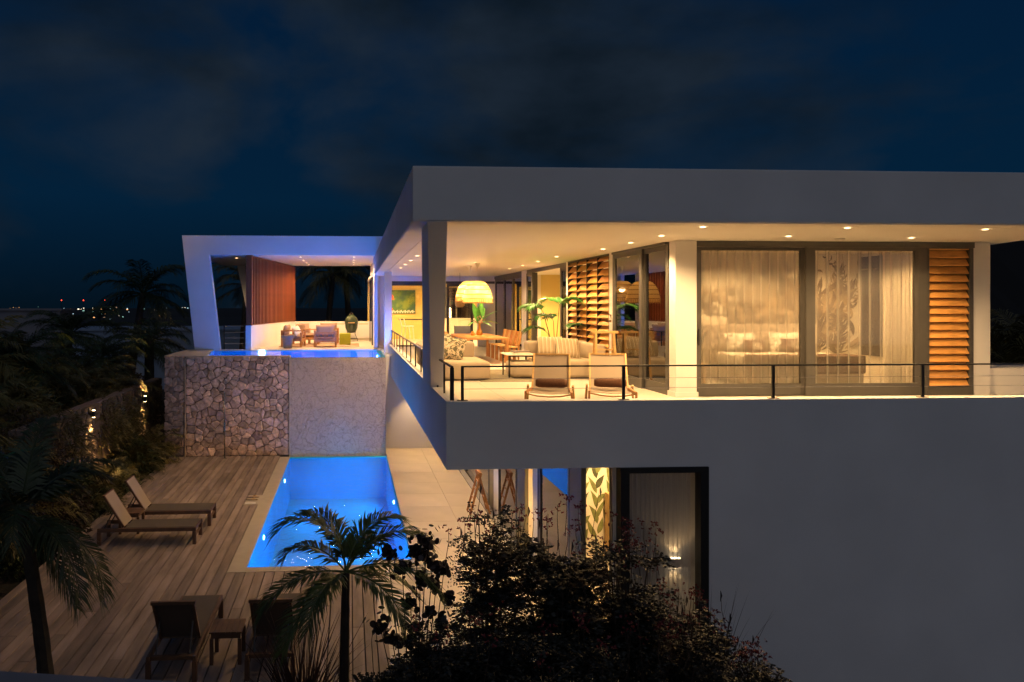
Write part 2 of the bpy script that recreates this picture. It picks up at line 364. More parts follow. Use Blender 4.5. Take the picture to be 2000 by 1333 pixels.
# ================================================================== timber deck
deck = MB(); deck.box(-5.86, 8.6, -.5, PX0-.33, 23.72, -.05); deck.box(PX0-.33, 8.6, -.5, .44, PY0-.24, -.05)
deck = struct('timber_deck', deck, 'joint')
BW = .1785; x = -5.84; bi = 0; meshes = {}
def board(x0, y0, y1):
    key = round(y1-y0, 2)
    if key not in meshes:
        b = MB(); w = BW-.016; l_ = key-.010
        b.add([(0,0,-.028),(w,0,-.028),(w,l_,-.028),(0,l_,-.028),(0,0,-.003),(w,0,-.003),(w,l_,-.003),(0,l_,-.003),
               (.003,.002,0),(w-.003,.002,0),(w-.003,l_-.002,0),(.003,l_-.002,0)],
              [(0,1,5,4),(1,2,6,5),(2,3,7,6),(3,0,4,7),(4,5,9,8),(5,6,10,9),(6,7,11,10),(7,4,8,11),(8,9,10,11)])
        meshes[key] = b.mesh('deck_board', 'deck')
    o = obj('deck_board', meshes[key], None, deck, loc=(x0, y0, random.uniform(-.0015, .0015)))
while x < .42:
    off = random.choice((0, 1, 2, 3))*.8
    end = 23.72; y = 8.6
    if x > PX0-.33-BW: end = PY0-.24
    cuts = [8.6]; yy = 9.4+off
    while yy < end-.5: cuts.append(yy); yy += random.choice((3.2, 3.6, 4.0))
    cuts.append(end)
    segs = list(zip(cuts[:-1], cuts[1:]))
    for a, c in segs:
        if x+BW > PX0-.687 and x < PX0-.4:   # around the coping notch
            if a < 17.88 and c > 18.80: board(x, a, 17.88); board(x, 18.80, c); continue
            if a < 17.88 < c: c = 17.88
            elif a < 18.80 < c and a >= 17.88: a = 18.80
            elif a >= 17.88 and c <= 18.80: continue
        board(x, round(a, 2), round(c, 2))
    x += BW

# ================================================================== stone-clad pool wall
def clip(poly, nx, ny, d):
    out_ = []
    for i in range(len(poly)):
        p, q_ = poly[i], poly[(i+1) % len(poly)]
        a = p[0]*nx+p[1]*ny-d; b_ = q_[0]*nx+q_[1]*ny-d
        if a <= 0: out_.append(p)
        if (a < 0 < b_) or (b_ < 0 < a):
            t = a/(a-b_); out_.append((p[0]+(q_[0]-p[0])*t, p[1]+(q_[1]-p[1])*t))
    return out_
def voronoi(x0, x1, z0, z1, n, asp=1.25, rnd=random):
    pts = []; tries = 0; r = math.sqrt((x1-x0)*(z1-z0)/n)*.72
    while len(pts) < n and tries < 60000:
        p = (rnd.uniform(x0, x1), rnd.uniform(z0, z1)); tries += 1
        rr = r*rnd.choice((.5, .75, .95, 1.3))
        if all(((p[0]-q[0])/asp)**2+(p[1]-q[1])**2 > rr*rr for q in pts): pts.append(p)
    cells = []
    for i, p in enumerate(pts):
        poly = [(x0, z0), (x1, z0), (x1, z1), (x0, z1)]
        for j, q in enumerate(pts):
            if i != j and abs(q[0]-p[0]) < 1.6 and abs(q[1]-p[1]) < 1.6:
                nx, ny = q[0]-p[0], q[1]-p[1]; poly = clip(poly, nx, ny, (q[0]**2+q[1]**2-p[0]**2-p[1]**2)/2)
                if len(poly) < 3: break
        if len(poly) >= 3: cells.append((p, poly))
    return cells
def rough_poly(poly, amt):
    out_ = []
    for i in range(len(poly)):
        p, q_ = poly[i], poly[(i+1) % len(poly)]
        ln = math.hypot(q_[0]-p[0], q_[1]-p[1])
        if ln < .03: out_.append(p); continue
        c1, c2 = random.uniform(.05, .24), random.uniform(.76, .95)
        for c_ in (c1, c2): out_.append((p[0]+(q_[0]-p[0])*c_+random.uniform(-amt, amt)*.8, p[1]+(q_[1]-p[1])*c_+random.uniform(-amt, amt)*.8))
    return out_
def stone_mesh(poly, c, gap, proud):
    cx = sum(p[0] for p in poly)/len(poly); cz = sum(p[1] for p in poly)/len(poly)
    dx = [p[0]-cx for p in poly]; sz = (max(dx)-min(dx))
    def sh(k): return [(cx+(p[0]-cx)*k, cz+(p[1]-cz)*k) for p in poly]
    k0 = max(.6, 1-gap/max(sz, .05)*2); n = len(poly)
    tx, tz = random.uniform(-.22, .22), random.uniform(-.22, .22)
    vs = [(p[0], .05, p[1]) for p in sh(k0)]
    vs += [(p[0], -proud*.6+(p[0]-cx)*tx+(p[1]-cz)*tz, p[1]) for p in sh(k0*.97)]
    vs += [(p[0], -proud+(p[0]-cx)*tx+(p[1]-cz)*tz+random.uniform(-.008, .008), p[1]) for p in sh(k0*random.uniform(.62, .86))]
    vs += [(cx, -proud*1.12, cz)]
    fs = []
    for i in range(n):
        j = (i+1) % n
        fs += [(i, j, n+j, n+i), (n+i, n+j, 2*n+j, 2*n+i), (2*n+i, 2*n+j, 3*n)]
    return MB().add(vs, fs)
YW = 23.75; TOPW = 3.25
sw = thing('stone_wall', 'tall retaining wall clad in irregular grey-brown field stones under the raised pool', 'wall', (-3.7, YW, 0))
b = MB(); b.box(-5.35, YW+.03, -.1, -1.99, YW+.5, TOPW-.02); obj('mortar_backing', b, 'mortar', sw, world=True)
for (p, poly) in voronoi(-5.33, -2.0, 0, TOPW, 222):
    obj('stone', stone_mesh(rough_poly(poly, .012), p, .007, random.uniform(.02, .05)), 'stone', sw, world=True, loc=(0, YW, 0))
a = R(-24)
b = MB(); mt = Matrix.Translation((-5.37, YW, 0)) @ Matrix.Rotation(a, 4, 'Z'); b.box(-.82, .03, -.1, 0, .5, TOPW, mt); obj('mortar_backing', b, 'mortar', sw, world=True)
for (p, poly) in voronoi(-.8, -.03, 0, TOPW+.03, 52):
    obj('stone', stone_mesh(rough_poly(poly, .012), p, .007, random.uniform(.02, .045)), 'stone', sw, world=True, loc=(-5.37, YW, 0), rot=(0, 0, a))
b = MB(); b.tube([(-5.36+random.uniform(-.012, .012), YW-.02, z*.1) for z in range(0, 33)], [.035+random.uniform(-.008, .01) for z in range(33)], 6); obj('corner_mortar', b, 'sandmortar', sw, world=True)
# smooth-washed flagstone panel at the spill edge
m, n, l, p = newmat('washed_flagstone'); p.inputs['Roughness'].default_value = .75
tcn = n.new('ShaderNodeNewGeometry'); nz = n.new('ShaderNodeTexNoise'); nz.inputs['Scale'].default_value = 2.6; nz.inputs['Detail'].default_value = 5
l.new(tcn.outputs['Position'], nz.inputs[0])
va = n.new('ShaderNodeVectorMath'); va.operation = 'MULTIPLY_ADD'; l.new(nz.outputs['Color'], va.inputs[0]); va.inputs[1].default_value = (.55, .55, .55); l.new(tcn.outputs['Position'], va.inputs[2])
vo = n.new('ShaderNodeTexVoronoi'); vo.feature = 'DISTANCE_TO_EDGE'; vo.inputs['Scale'].default_value = 4.3; l.new(va.outputs[0], vo.inputs[0])
r1 = n.new('ShaderNodeMapRange'); r1.inputs[2].default_value = .05; l.new(vo.outputs[0], r1.inputs[0])
nf = n.new('ShaderNodeTexNoise'); nf.inputs['Scale'].default_value = 6.5; nf.inputs['Detail'].default_value = 8; nf.inputs['Distortion'].default_value = 2.2; l.new(tcn.outputs['Position'], nf.inputs[0])
ad = n.new('ShaderNodeMath'); ad.operation = 'MULTIPLY_ADD'; l.new(r1.outputs[0], ad.inputs[0]); ad.inputs[1].default_value = .35; l.new(nf.outputs[0], ad.inputs[2])
bp = n.new('ShaderNodeBump'); bp.inputs['Strength'].default_value = .9; bp.inputs['Distance'].default_value = .055; l.new(ad.outputs[0], bp.inputs['Height']); l.new(bp.outputs[0], p.inputs['Normal'])
crr = n.new('ShaderNodeValToRGB'); crr.color_ramp.elements[0].color = (.33, .27, .245, 1); crr.color_ramp.elements[1].color = (.52, .44, .40, 1); crr.color_ramp.elements[0].position = .35; crr.color_ramp.elements[1].position = .9
l.new(ad.outputs[0], crr.inputs[0]); l.new(crr.outputs[0], p.inputs['Base Color'])
M['washed'] = m
wp = thing('waterfall_wall', 'grey flagstone wall panel washed smooth between the stone wall and the villa', 'wall', (-.4, YW, 0))
b = MB(); b.box(-1.955, YW-.03, -1.3, 1.20, YW+.35, 3.195); obj('flagstone_panel', b, 'washed', wp, world=True)
b = MB(); b.box(-1.99, YW-.07, -.04, -1.957, YW+.35, TOPW+.01); obj('edge_strip', b, 'coping', wp, world=True)

# ================================================================== raised pool
b = MB(); b.box(1.202, YW+.36, 1.0, 1.373, 27.55, 3.23); EXTRA = b
rpool = thing('raised_pool', 'raised infinity pool glowing blue along the pavilion edge above the stone wall', 'pool', (-2, 25.7, 0))
b = MB(); shell(b, -5.15, 1.01, YW+.36, 27.55, 3.19, 1.3, .18); obj('basin', b, 'poolshell', rpool, world=True)
b = MB(); b.prism([(-5.33, YW+.02), (-1.99, YW+.02), (-1.99, YW+.36), (-4.75, YW+.36), (-5.15, 27.3), (-5.15, 27.62), (-6.15, 27.62), (-6.15, 24.2)], 3.19, 3.262, 'z'); obj('coping', b, 'coping', rpool, world=True)
b = MB(); b.lathe([(0, .04), (.10, .03), (.13, .0)], 16); obj('pool_lamp', b, 'bluelens', rpool, world=True, loc=(-3.34, 27.54, 3.12), rot=(R(90), 0, 0), smooth=True)
b = MB(); b.lathe([(0, .03), (.05, .02), (.06, .0)], 16); obj('pool_lamp', b, 'bluelens', rpool, world=True, loc=(.99, 25.6, 3.10), rot=(0, R(-90), 0), smooth=True)
for x_ in (-3.6, -1.2, .7):
    lamp('SPOT', (x_, YW+.45, 2.75), 640, (.0, .20, 1), .08, (R(-100), 0, 0) if False else (R(98), 0, 0), R(150), .6)
b = MB(); b.add([(-5.15, YW+.3, 3.20), (1.2, YW-.03, 3.20), (1.2, 27.55, 3.20), (-5.15, 27.55, 3.20)], [(0, 1, 2, 3)])
b = MB(); b.prism([(-4.75, YW+.36), (-1.955, YW+.36), (-1.955, YW-.02), (1.19, YW-.02), (1.19, 27.55), (-5.15, 27.55)], 3.2035, 3.2045, 'z')
b = MB(); b.add([(-4.75, YW+.36, 3.204), (-1.955, YW+.36, 3.204), (-1.955, YW-.03, 3.204), (1.17, YW-.03, 3.204), (1.17, 27.55, 3.204), (-5.12, 27.55, 3.204)], [(0, 1, 2, 3, 4, 5)])
struct('raised_pool_water', b, 'water2', fix=False)

# outdoor shower
t = thing('outdoor_shower', 'slim chrome shower pole standing on the deck against the stone wall', 'shower', (-4.02, 23.35, 0))
b = MB(); b.tube([(0, 0, 0), (0, 0, 2.12)], .022, 8); b.tube([(0, 0, 2.10), (-.03, 0, 2.16), (-.10, 0, 2.16)], .014, 6); b.disc((0, 0, 0), .07, 12, th=.012); obj('pole', b, 'steel', t, smooth=True)
b = MB(); b.lathe([(0, .03), (.03, .03), (.075, 0), (0, -.005)], 14, (-.12, 0, 2.13)); obj('shower_head', b, 'black', t)
b = MB(); b.tube([(.0, -.02, 1.0), (.0, -.07, 1.0)], .018, 6); obj('tap', b, 'steel', t)

# ================================================================== villa
villa = thing('modern_villa', 'white flat-roofed two-storey villa with lit open upper terrace', 'house', (6, 14, 0))
def vp(name, b, m, **k): return obj(name, b, m, villa, world=True, **k)
# roof (fascia box) with right rear part
b = MB(); b.prism([(.892, D), (18, D), (18, 11.0), (12.5, 12.66), (12.83, 13.75), (12.83, 29.4), (.98, 29.4)], CEIL+.012, ROOF, 'z'); vp('roof', b, 'plaster', bevel=.012)
b = MB(); b.prism([(1.30, D+.30), (12.3, D+.30), (12.3, 29.2), (1.36, 29.2)], CEIL, CEIL+.011, 'z'); vp('ceiling', b, 'ceiling')
b = MB(); b.prism([(.91, D+.02), (18, D+.02), (18, D+.285), (1.285, D+.285), (1.345, 29.38), (.99, 29.38)], CEIL-.0, CEIL+.011, 'z'); vp('soffit_border', b, 'plaster')
# corner post and side posts
b = MB(); b.add([(1.36, 12.0, CURB-.01), (1.57, 12.0, CURB-.01), (1.57, 13.3, CURB-.01), (1.36, 13.3, CURB-.01), (1.105, D+.003, CEIL-.001), (1.39, D+.003, CEIL-.001), (1.39, D+.85, CEIL-.001), (1.105, D+.85, CEIL-.001)], [(0, 3, 2, 1), (4, 5, 6, 7), (0, 1, 5, 4), (1, 2, 6, 5), (2, 3, 7, 6), (3, 0, 4, 7)]); vp('post', b, 'plaster', bevel=.008)
b = MB(); b.box(1.23, 25.3, FL, 1.49, 25.62, CEIL-.001); vp('post', b, 'plaster', bevel=.008)
b = MB(); b.box(1.0, 29.42, FL, 1.46, 29.8, 6.84); b.box(.985, 29.40, FL, 1.475, 29.82, FL+.09); vp('post', b, 'plaster')
b = MB(); b.box(.985, 29.4, 6.126, 1.49, 29.85, 6.20); 
# front band + lower front wall in one sheet, parapet at the side
b = MB(); b.prism([(1.375, BAND), (5.21, BAND), (5.21, -2.2), (18, -2.2), (18, CURB), (1.375, CURB)], D, D+.22, 'y'); vp('front_wall', b, 'plaster')
b = MB(); b.box(1.375, D+.221, BAND, 1.60, 27.4, CURB); vp('side_parapet', b, 'plaster')
b = MB(); b.box(1.601, D+.221, BAND, 12.4, 36.2, FL-.004); b.box(12.4, D+.221, BAND, 18, 13.6, FL-.004); b.box(1.375, 27.401, BAND, 1.6, 36, FL-.004); vp('floor_slab', b, 'plaster')
# terrace floor tiles
tm = {}
for ix in range(9):
    for iy in range(13):
        x0 = 1.605+ix*1.2; y0 = D+.225+iy*1.2
        if x0 > 6.0 and y0 > 12.9: continue
        if y0 > 25: continue
        b = tm.setdefault('t', None)
        if b is None:
            b = MB(); b.box(.003, .003, -.003, 1.197, 1.197, .004); tm['t'] = b.mesh('floor_tile', 'floor'); b = tm['t']
        o = obj('floor_tile', b, None, villa, world=True, loc=(x0, y0, FL))
b = MB(); b.box(1.605, 25.97, FL-.003, 12.3, 36, FL+.004); b.box(6.02, 12.92, FL-.003, 12.3, 25.968, FL+.004); b.box(1.0, 27.62, FL-.1, 1.604, 36, FL+.003); vp('indoor_floor', b, 'floor')
# interior column in glazing corner, skirting
b = MB(); b.box(5.985, 12.86, FL, 6.385, 13.14, CEIL-.001); vp('column', b, 'plaster', bevel=.01)
b = MB(); b.box(5.965, 12.84, FL, 6.405, 13.16, FL+.10); vp('skirting', b, 'plaster')

def door(x0, y0, x1, y1, z0, z1, st=.10, top=.13, bot=.26, th=.07, gm='glass', name='sliding_door', handle=False, fm='frame'):
    a = Vector((x0, y0, 0)); d = Vector((x1-x0, y1-y0, 0)); ln = d.length; d.normalize()
    mt = Matrix(((d.x, -d.y, 0, x0), (d.y, d.x, 0, y0), (0, 0, 1, 0), (0, 0, 0, 1)))
    b = MB(); b.box(0, -th/2, z0, st, th/2, z1, mt); b.box(ln-st, -th/2, z0, ln, th/2, z1, mt)
    b.box(st, -th/2+.004, z0, ln-st, th/2-.004, z0+bot, mt); b.box(st, -th/2+.004, z1-top, ln-st, th/2-.004, z1, mt)
    f = vp(name, b, fm)
    g_ = MB(); g_.box(st, -.004, z0+bot, ln-st, .004, z1-top, mt); obj('glass_pane', g_, gm, f)
    if handle:
        h = MB(); h.box(st*.3, -th/2-.03, z0+.95, st*.6, -th/2, z0+1.25, mt); obj('door_handle', h, 'black', f)
    return f
# front bedroom glazing
YF = 12.95
b = MB(); b.box(6.40, YF-.06, 6.015, 11.79, YF+.12, CEIL-.002); vp('door_head', b, 'frame')
door(6.41, YF+.05, 8.55, YF+.05, FL+.005, 6.014, .11, .06, .23, .06, handle=True)
door(8.50, YF-.02, 10.86, YF-.02, FL+.005, 6.014, .17, .06, .23, .06)
b = MB(); b.box(10.62, YF-.045, FL+.24, 10.86, YF+.01, 6.0)
vp('door_jamb', b, 'frame')
# right louvre panel with 18 fat slats
lf = MB(); lf.box(10.865, YF-.05, FL, 10.90, YF+.1, 6.014); lf.box(11.70, YF-.05, FL, 11.775, YF+.1, 6.014); lf.box(10.90, YF-.05, FL, 11.70, YF+.1, FL+.16); lf.box(10.90, YF-.05, 6.0, 11.70, YF+.1, 6.014)
lf.box(10.90, YF+.09, FL+.16, 11.70, YF+.1, 6.0)
lf = vp('louvre_screen', lf, 'frame'); lf['label'] = 'tall single column of eighteen fat amber wood slats'
b = MB(); b.prism([(-.052, -.066), (-.030, -.076), (.046, .060), (.024, .070)], 0, .79, 'x'); slm = b.mesh('slat', 'teakslat')
bmn = bmesh.new(); bmn.from_mesh(slm); bmesh.ops.recalc_face_normals(bmn, faces=bmn.faces); bmn.to_mesh(slm); bmn.free()
for k in range(18):
    obj('slat', slm, None, lf, loc=(10.905, YF+.01, FL+.245+k*.1515), rot=(R(random.uniform(-3, 3)), 0, 0))
# column at right end of the facade, low wall beyond
b = MB(); b.box(11.79, YF-.03, FL, 12.13, YF+.35, CEIL-.001); vp('column', b, 'plaster', bevel=.008)
b = MB(); b.box(12.132, YF+.0, FL, 18, YF+1.25, FL+.42)
b2 = MB(); b2.prism([(12.132, YF+.03), (18, YF-.55), (18, YF+1.0), (12.132, YF+1.25)], FL, FL+.50, 'z'); vp('low_wall', b2, 'plaster')
b = MB(); b.box(11.782, YF-.06, FL, 18, YF-.035, FL+.43)
# right side terrace glazing (X = 6)
XG = 6.0
door(XG, 13.15, XG, 14.32, FL+.005, CEIL-.05, .11, .10, .20, .06, gm='rglass', handle=True)
door(XG-.05, 14.25, XG-.05, 15.86, FL+.005, CEIL-.05, .13, .10, .20, .06, gm='rglass')
b = MB(); b.box(XG-.09, 13.15, CEIL-.049, XG+.06, 15.9, CEIL-.002); vp('door_head', b, 'frame')
b = MB(); b.box(XG-.05, 15.9, FL, XG+.1, 16.15, CEIL-.001); vp('pier', b, 'plaster')
# side louvre screen: 4 columns x 17 rows
b = MB()
for y in (16.15, 16.93, 17.71, 18.49, 19.25): b.box(XG-.05, y, FL, XG+.10, y+.035, CEIL-.05)
b.box(XG-.05, 16.15, CEIL-.049, XG+.10, 19.29, CEIL-.002)
ls = vp('louvre_screen', b, 'darkwood'); ls['label'] = 'wide screen of four columns of small tilted wooden slats'
b = MB(); b.box(XG+.4, 16.16, FL, XG+.45, 19.3, CEIL-.05); 
b = MB(); b.prism([(-.075, -.068), (-.058, -.080), (.062, .068), (.045, .080)], 0, .735, 'y'); 
bm_ = MB(); bm_.add([(v[0], v[1], v[2]) for v in b.v], b.f); s2 = bm_.mesh('slat', 'teakslat')
for c_ in range(4):
    for k in range(17):
        obj('slat', s2, None, ls, loc=(XG+.02, 16.195+c_*.78, FL+.12+k*.169), rot=(0, R(random.uniform(-4, 4)), 0))
b = MB(); b.box(XG-.05, 19.29, FL, XG+.1, 19.42, CEIL-.001); vp('pier', b, 'plaster')
door(XG+.02, 19.44, XG+.02, 20.15, FL+.005, CEIL-.12, .12, .10, .18, .06)
for k in range(3):
    door(XG-.02+k*.07, 23.12+k*.02, XG-.02+k*.07, 23.93, FL+.005, CEIL-.12, .14, .10, .18, .045, name='folded_door', gm='rglass')
b = MB(); b.box(XG-.04, 23.95, FL, XG+.12, 24.6, CEIL-.001); vp('pier', b, 'plaster')
b = MB(); b.box(XG-.02, 19.44, CEIL-.119, XG+.06, 23.94, CEIL-.002); b.box(XG-.02, 24.61, CEIL-.119, XG+.06, 29.4, CEIL-.002); vp('door_head', b, 'frame')
for (a_, c_) in ((24.62, 26.1), (26.05, 27.6), (27.55, 29.3)):
    door(XG+.02, a_, XG+.02, c_, FL+.005, CEIL-.12, .12, .10, .16, .06, gm='rglass')
# far facade of the terrace
door(1.66, 29.5, 3.3, 29.5, FL+.005, CEIL-.3, .06, .08, .05, .05, name='sliding_door')
door(4.0, 29.45, 5.1, 29.45, FL+.005, CEIL-.3, .10, .12, .08, .06)
b = MB(); b.box(1.5, 29.4, CEIL-.298, XG, 29.55, CEIL-.20); vp('door_head', b, 'frame')
b = MB(); b.box(1.5, 29.38, CEIL-.199, XG+.1, 29.6, CEIL-.001); vp('lintel', b, 'plaster')
b = MB(); b.box(5.30, 29.5, FL, XG+.1, 29.65, CEIL-.2); vp('wall', b, 'plaster')
# far indoor room
b = MB(); b.box(.9, 36.0, FL, 4.45, 36.15, CEIL); b.box(4.45, 36.0, FL, 7.1, 36.15, 4.30); b.box(4.45, 36, 5.85, 7.1, 36.15, CEIL); b.box(6.3, 36.01, 4.3, 7.1, 36.14, 5.85); vp('interior_wall', b, 'yellowwall')
b = MB(); b.box(1.2, 29.66, FL, 1.3, 36, CEIL); vp('interior_wall', b, 'wall_in')
b = MB(); b.box(.9, 29.6, CEIL, 12.3, 36.2, CEIL+.1); vp('ceiling', b, 'ceiling')
b = MB(); b.box(4.45, 36.05, 4.31, 6.29, 36.08, 5.84); w_ = vp('back_window', b, 'rglass')
b = MB(); b.box(4.45, 35.95, 4.25, 6.3, 36.1, 4.31); b.box(4.45, 35.98, 5.8, 6.3, 36.1, 5.85); b.box(5.35, 35.98, 4.31, 5.42, 36.1, 5.8); obj('window_frame', b, 'frame', w_)
# long interior behind the X=6 glazing
b = MB(); b.box(7.45, 27.6, FL, 12.2, 27.75, CEIL); vp('interior_wall', b, 'yellowwall')
b = MB(); b.box(7.3, 27.6, FL, 7.449, 36, CEIL); vp('interior_wall', b, 'wall_in')
b = MB(); b.box(12.2, 13.3, FL, 12.3, 27.6, CEIL); b.box(6.1, 36.16, FL, 7.3, 36.3, CEIL); vp('interior_wall', b, 'wall_in')
b = MB(); b.box(7.40, 27.55, FL, 12.2, 27.599, FL+.09); vp('skirting', b, 'wall_in')
# ---- bedroom behind the front glazing
b = MB(); b.box(6.3, 16.05, FL, 12.2, 16.17, CEIL); vp('interior_wall', b, 'wall_in')
b = MB(); b.box(11.9, 13.2, FL, 12.0, 16.05, CEIL); vp('interior_wall', b, 'wall_in')
print('VILLA')

# ceiling downlights
PW = 66
cl = [(5.35,10.585),(7.636,10.597),(9.949,10.687),(7.552,11.946),(9.886,12.093),(5.327,11.982),(5.328,13.331),(5.359,14.899),(5.055,17.273),(5.088,19.143),(5.145,21.098),(5.179,22.965),(1.62,15.159),(1.62,17.147),(1.62,18.968),(1.62,20.873),(1.62,22.726)]
dmesh = MB(); dmesh.disc((0, 0, 0), .042, 14, th=.006); dmesh = dmesh.mesh('downlight', 'disc')
rmesh = MB(); rmesh.lathe([(.043, 0), (.07, -.004), (.075, .004)], 16); rmesh = rmesh.mesh('trim_ring', 'white')
def downlight(x, y, z, pw, parent=None, size=R(150), col=WARM, vis=True):
    p_ = parent or villa
    o = obj('downlight', dmesh, None, p_, world=True, loc=(x, y, z-.010)); obj('trim_ring', rmesh, None, o)
    lamp('SPOT', (x, y, z-.03), pw, col, .04, (0, 0, 0), size, .6)
for (x_, y_) in cl: downlight(x_, y_, CEIL, PW)
b = MB(); b.lathe([(0, -.045), (.06, -.045), (.085, -.02), (.085, 0)], 16, (8.72, 12.3, CEIL)); vp('smoke_detector', b, 'white')
for (x_, y_, pw) in [(7.4, 14.7, 36), (9.4, 14.7, 36), (11.1, 14.5, 40), (8.4, 15.0, 34), (10.4, 15.0, 44), (3.0, 33, 130), (1.9, 34.6, 90), (5.0, 33, 110), (6.6, 26, 120), (8.4, 25, 200), (8.6, 21.5, 170), (6.7, 32, 90), (6.9, 30.5, 90)]:
    downlight(x_, y_, CEIL, pw)

# ================================================================== lower storey
vp('wall_end', EXTRA, 'plaster')
b = MB(); b.box(1.22, 24.7, -.05, 4.0, 24.85, BAND-.001); vp('lower_wall', b, 'plaster')
b = MB(); b.box(1.22, 24.69, .0, 3.88, 24.699, .07)
pav = MB(); pav.box(1.40, 9.0, -.5, 3.86, 24.7, -.048); pav.box(3.86, 10.4, -.5, 9, 24.7, -.048); pav.box(.44, 4.0, -.5, 1.39, PY0-.25, -.048); pav.box(1.39, 4.0, -.5, 3.86, 9.0, -.048)
pav = struct('paved_terrace', pav, 'joint')
pm = {}
def paver(x0, y0, w, d):
    k = (round(w, 2), round(d, 2))
    if k not in pm: b = MB(); b.box(.003, .003, -.047, w-.003, d-.003, 0); pm[k] = b.mesh('paver', 'paver')
    obj('paver', pm[k], None, pav, loc=(x0, y0, 0))
for j in range(17):
    y0 = 24.69-(j+1)*1.2
    if y0 > PY0-.3:
        paver(1.215, y0, 1.24, 1.2); paver(2.455, y0, 1.4, 1.2)
    else:
        for (x0, w) in ((.445, .81), (1.255, 1.2), (2.455, 1.4)): paver(x0, y0, w, 1.2) if y0 > 4 else None
b = MB(); b.box(3.56, 10.4, -.04, 9, 24.7, .004); vp('indoor_floor', b, 'paver')
XL = 3.42
b = MB(); b.box(3.872, 10.361, 0, 3.96, 10.43, BAND-.001); vp('wall_end', b, 'plaster')
b = MB(); b.box(XL-.16, 10.40, 0, XL+.14, 24.6, .03); vp('door_track', b, 'greyhouse0')
b = MB(); b.box(XL-.02, 10.36, .03, XL+.05, 10.92, BAND-.01); vp('door_jamb', b, 'olive')
g_ = MB(); g_.box(XL+.051, 10.38, .03, 3.871, 10.388, BAND-.01); vp('glass_pane', g_, 'glass')
door(XL, 10.925, XL, 12.72, .03, BAND-.01, .09, .05, .06, .05, gm='rglass')
b = MB(); b.box(XL-.03, 12.73, .03, XL+.06, 12.80, BAND-.02); vp('door_jamb', b, 'black')
b = MB(); b.box(XL+.0, 12.81, .03, XL+.10, 13.25, BAND-.02); vp('pier', b, 'plaster')
b = MB(); b.box(XL-.01, 13.80, .03, XL+.06, 14.45, BAND-.02); vp('door_jamb', b, 'olive')
door(XL+.01, 14.5, XL+.01, 16.3, .03, BAND-.01, .09, .05, .06, .05, gm='rglass')
b = MB(); b.box(XL+.0, 16.34, .03, XL+.10, 16.9, BAND-.02); vp('pier', b, 'plaster')
b = MB(); b.box(XL+.0, 16.92, .03, XL+.08, 17.4, BAND-.02); vp('door_jamb', b, 'olive')
door(XL+.01, 17.42, XL+.01, 20.9, .03, BAND-.01, .09, .05, .06, .05, gm='rglass')
door(XL+.01, 20.92, XL+.01, 24.6, .03, BAND-.01, .09, .05, .06, .05, gm='rglass')
# wallpapered partition, back rooms
b = MB(); b.box(4.55, 14.0, 0, 8, 14.1, BAND-.001); lwp = vp('wallpapered_wall', b, 'wall_in')
def leaf_blade(b, base, tip, w, y, bend=0):
    bx, bz = base; tx, tz = tip; dx, dz = tx-bx, tz-bz; ln = math.hypot(dx, dz); nx, nz = -dz/ln, dx/ln; L_, R_ = [], []
    for i in range(7):
        t = i/6; ww = w*math.sin(math.pi*min(1, t*1.02)**.75)*.5; o_ = bend*math.sin(math.pi*t)
        cx_, cz_ = bx+dx*t+nx*o_, bz+dz*t+nz*o_
        L_.append((cx_+nx*ww, cz_+nz*ww)); R_.append((cx_-nx*ww, cz_-nz*ww))
    for i in range(6):
        b.add([(L_[i][0], y, L_[i][1]), (R_[i][0], y, R_[i][1]), (R_[i+1][0], y, R_[i+1][1]), (L_[i+1][0], y, L_[i+1][1])], [(0, 1, 2, 3)])
b1 = MB(); b2 = MB(); rr = random.Random(3)
for sx in (4.60, 4.92, 5.24):
    for k in range(9):
        z0 = .05+k*.30+(sx*7 % .3)
        for sg in (-1, 1):
            yy = 13.995-(k*2+(sg > 0))*.0003
            leaf_blade((b1 if rr.random() < .65 else b2), (sx+rr.uniform(-.03, .03), z0+.1*(sg > 0)), (sx+sg*rr.uniform(.10, .22), z0+rr.uniform(.30, .52)), rr.uniform(.08, .13), yy, sg*rr.uniform(-.02, .06))
obj('leaf_print', b1, 'wpgreen', lwp); obj('leaf_print', b2, 'wpdark', lwp)
b = MB(); b.box(4.0, 24.3, 0, 9, 24.4, BAND); b.box(6.6, 14.1, 0, 6.7, 24.3, BAND); vp('interior_wall', b, 'yellowwall')
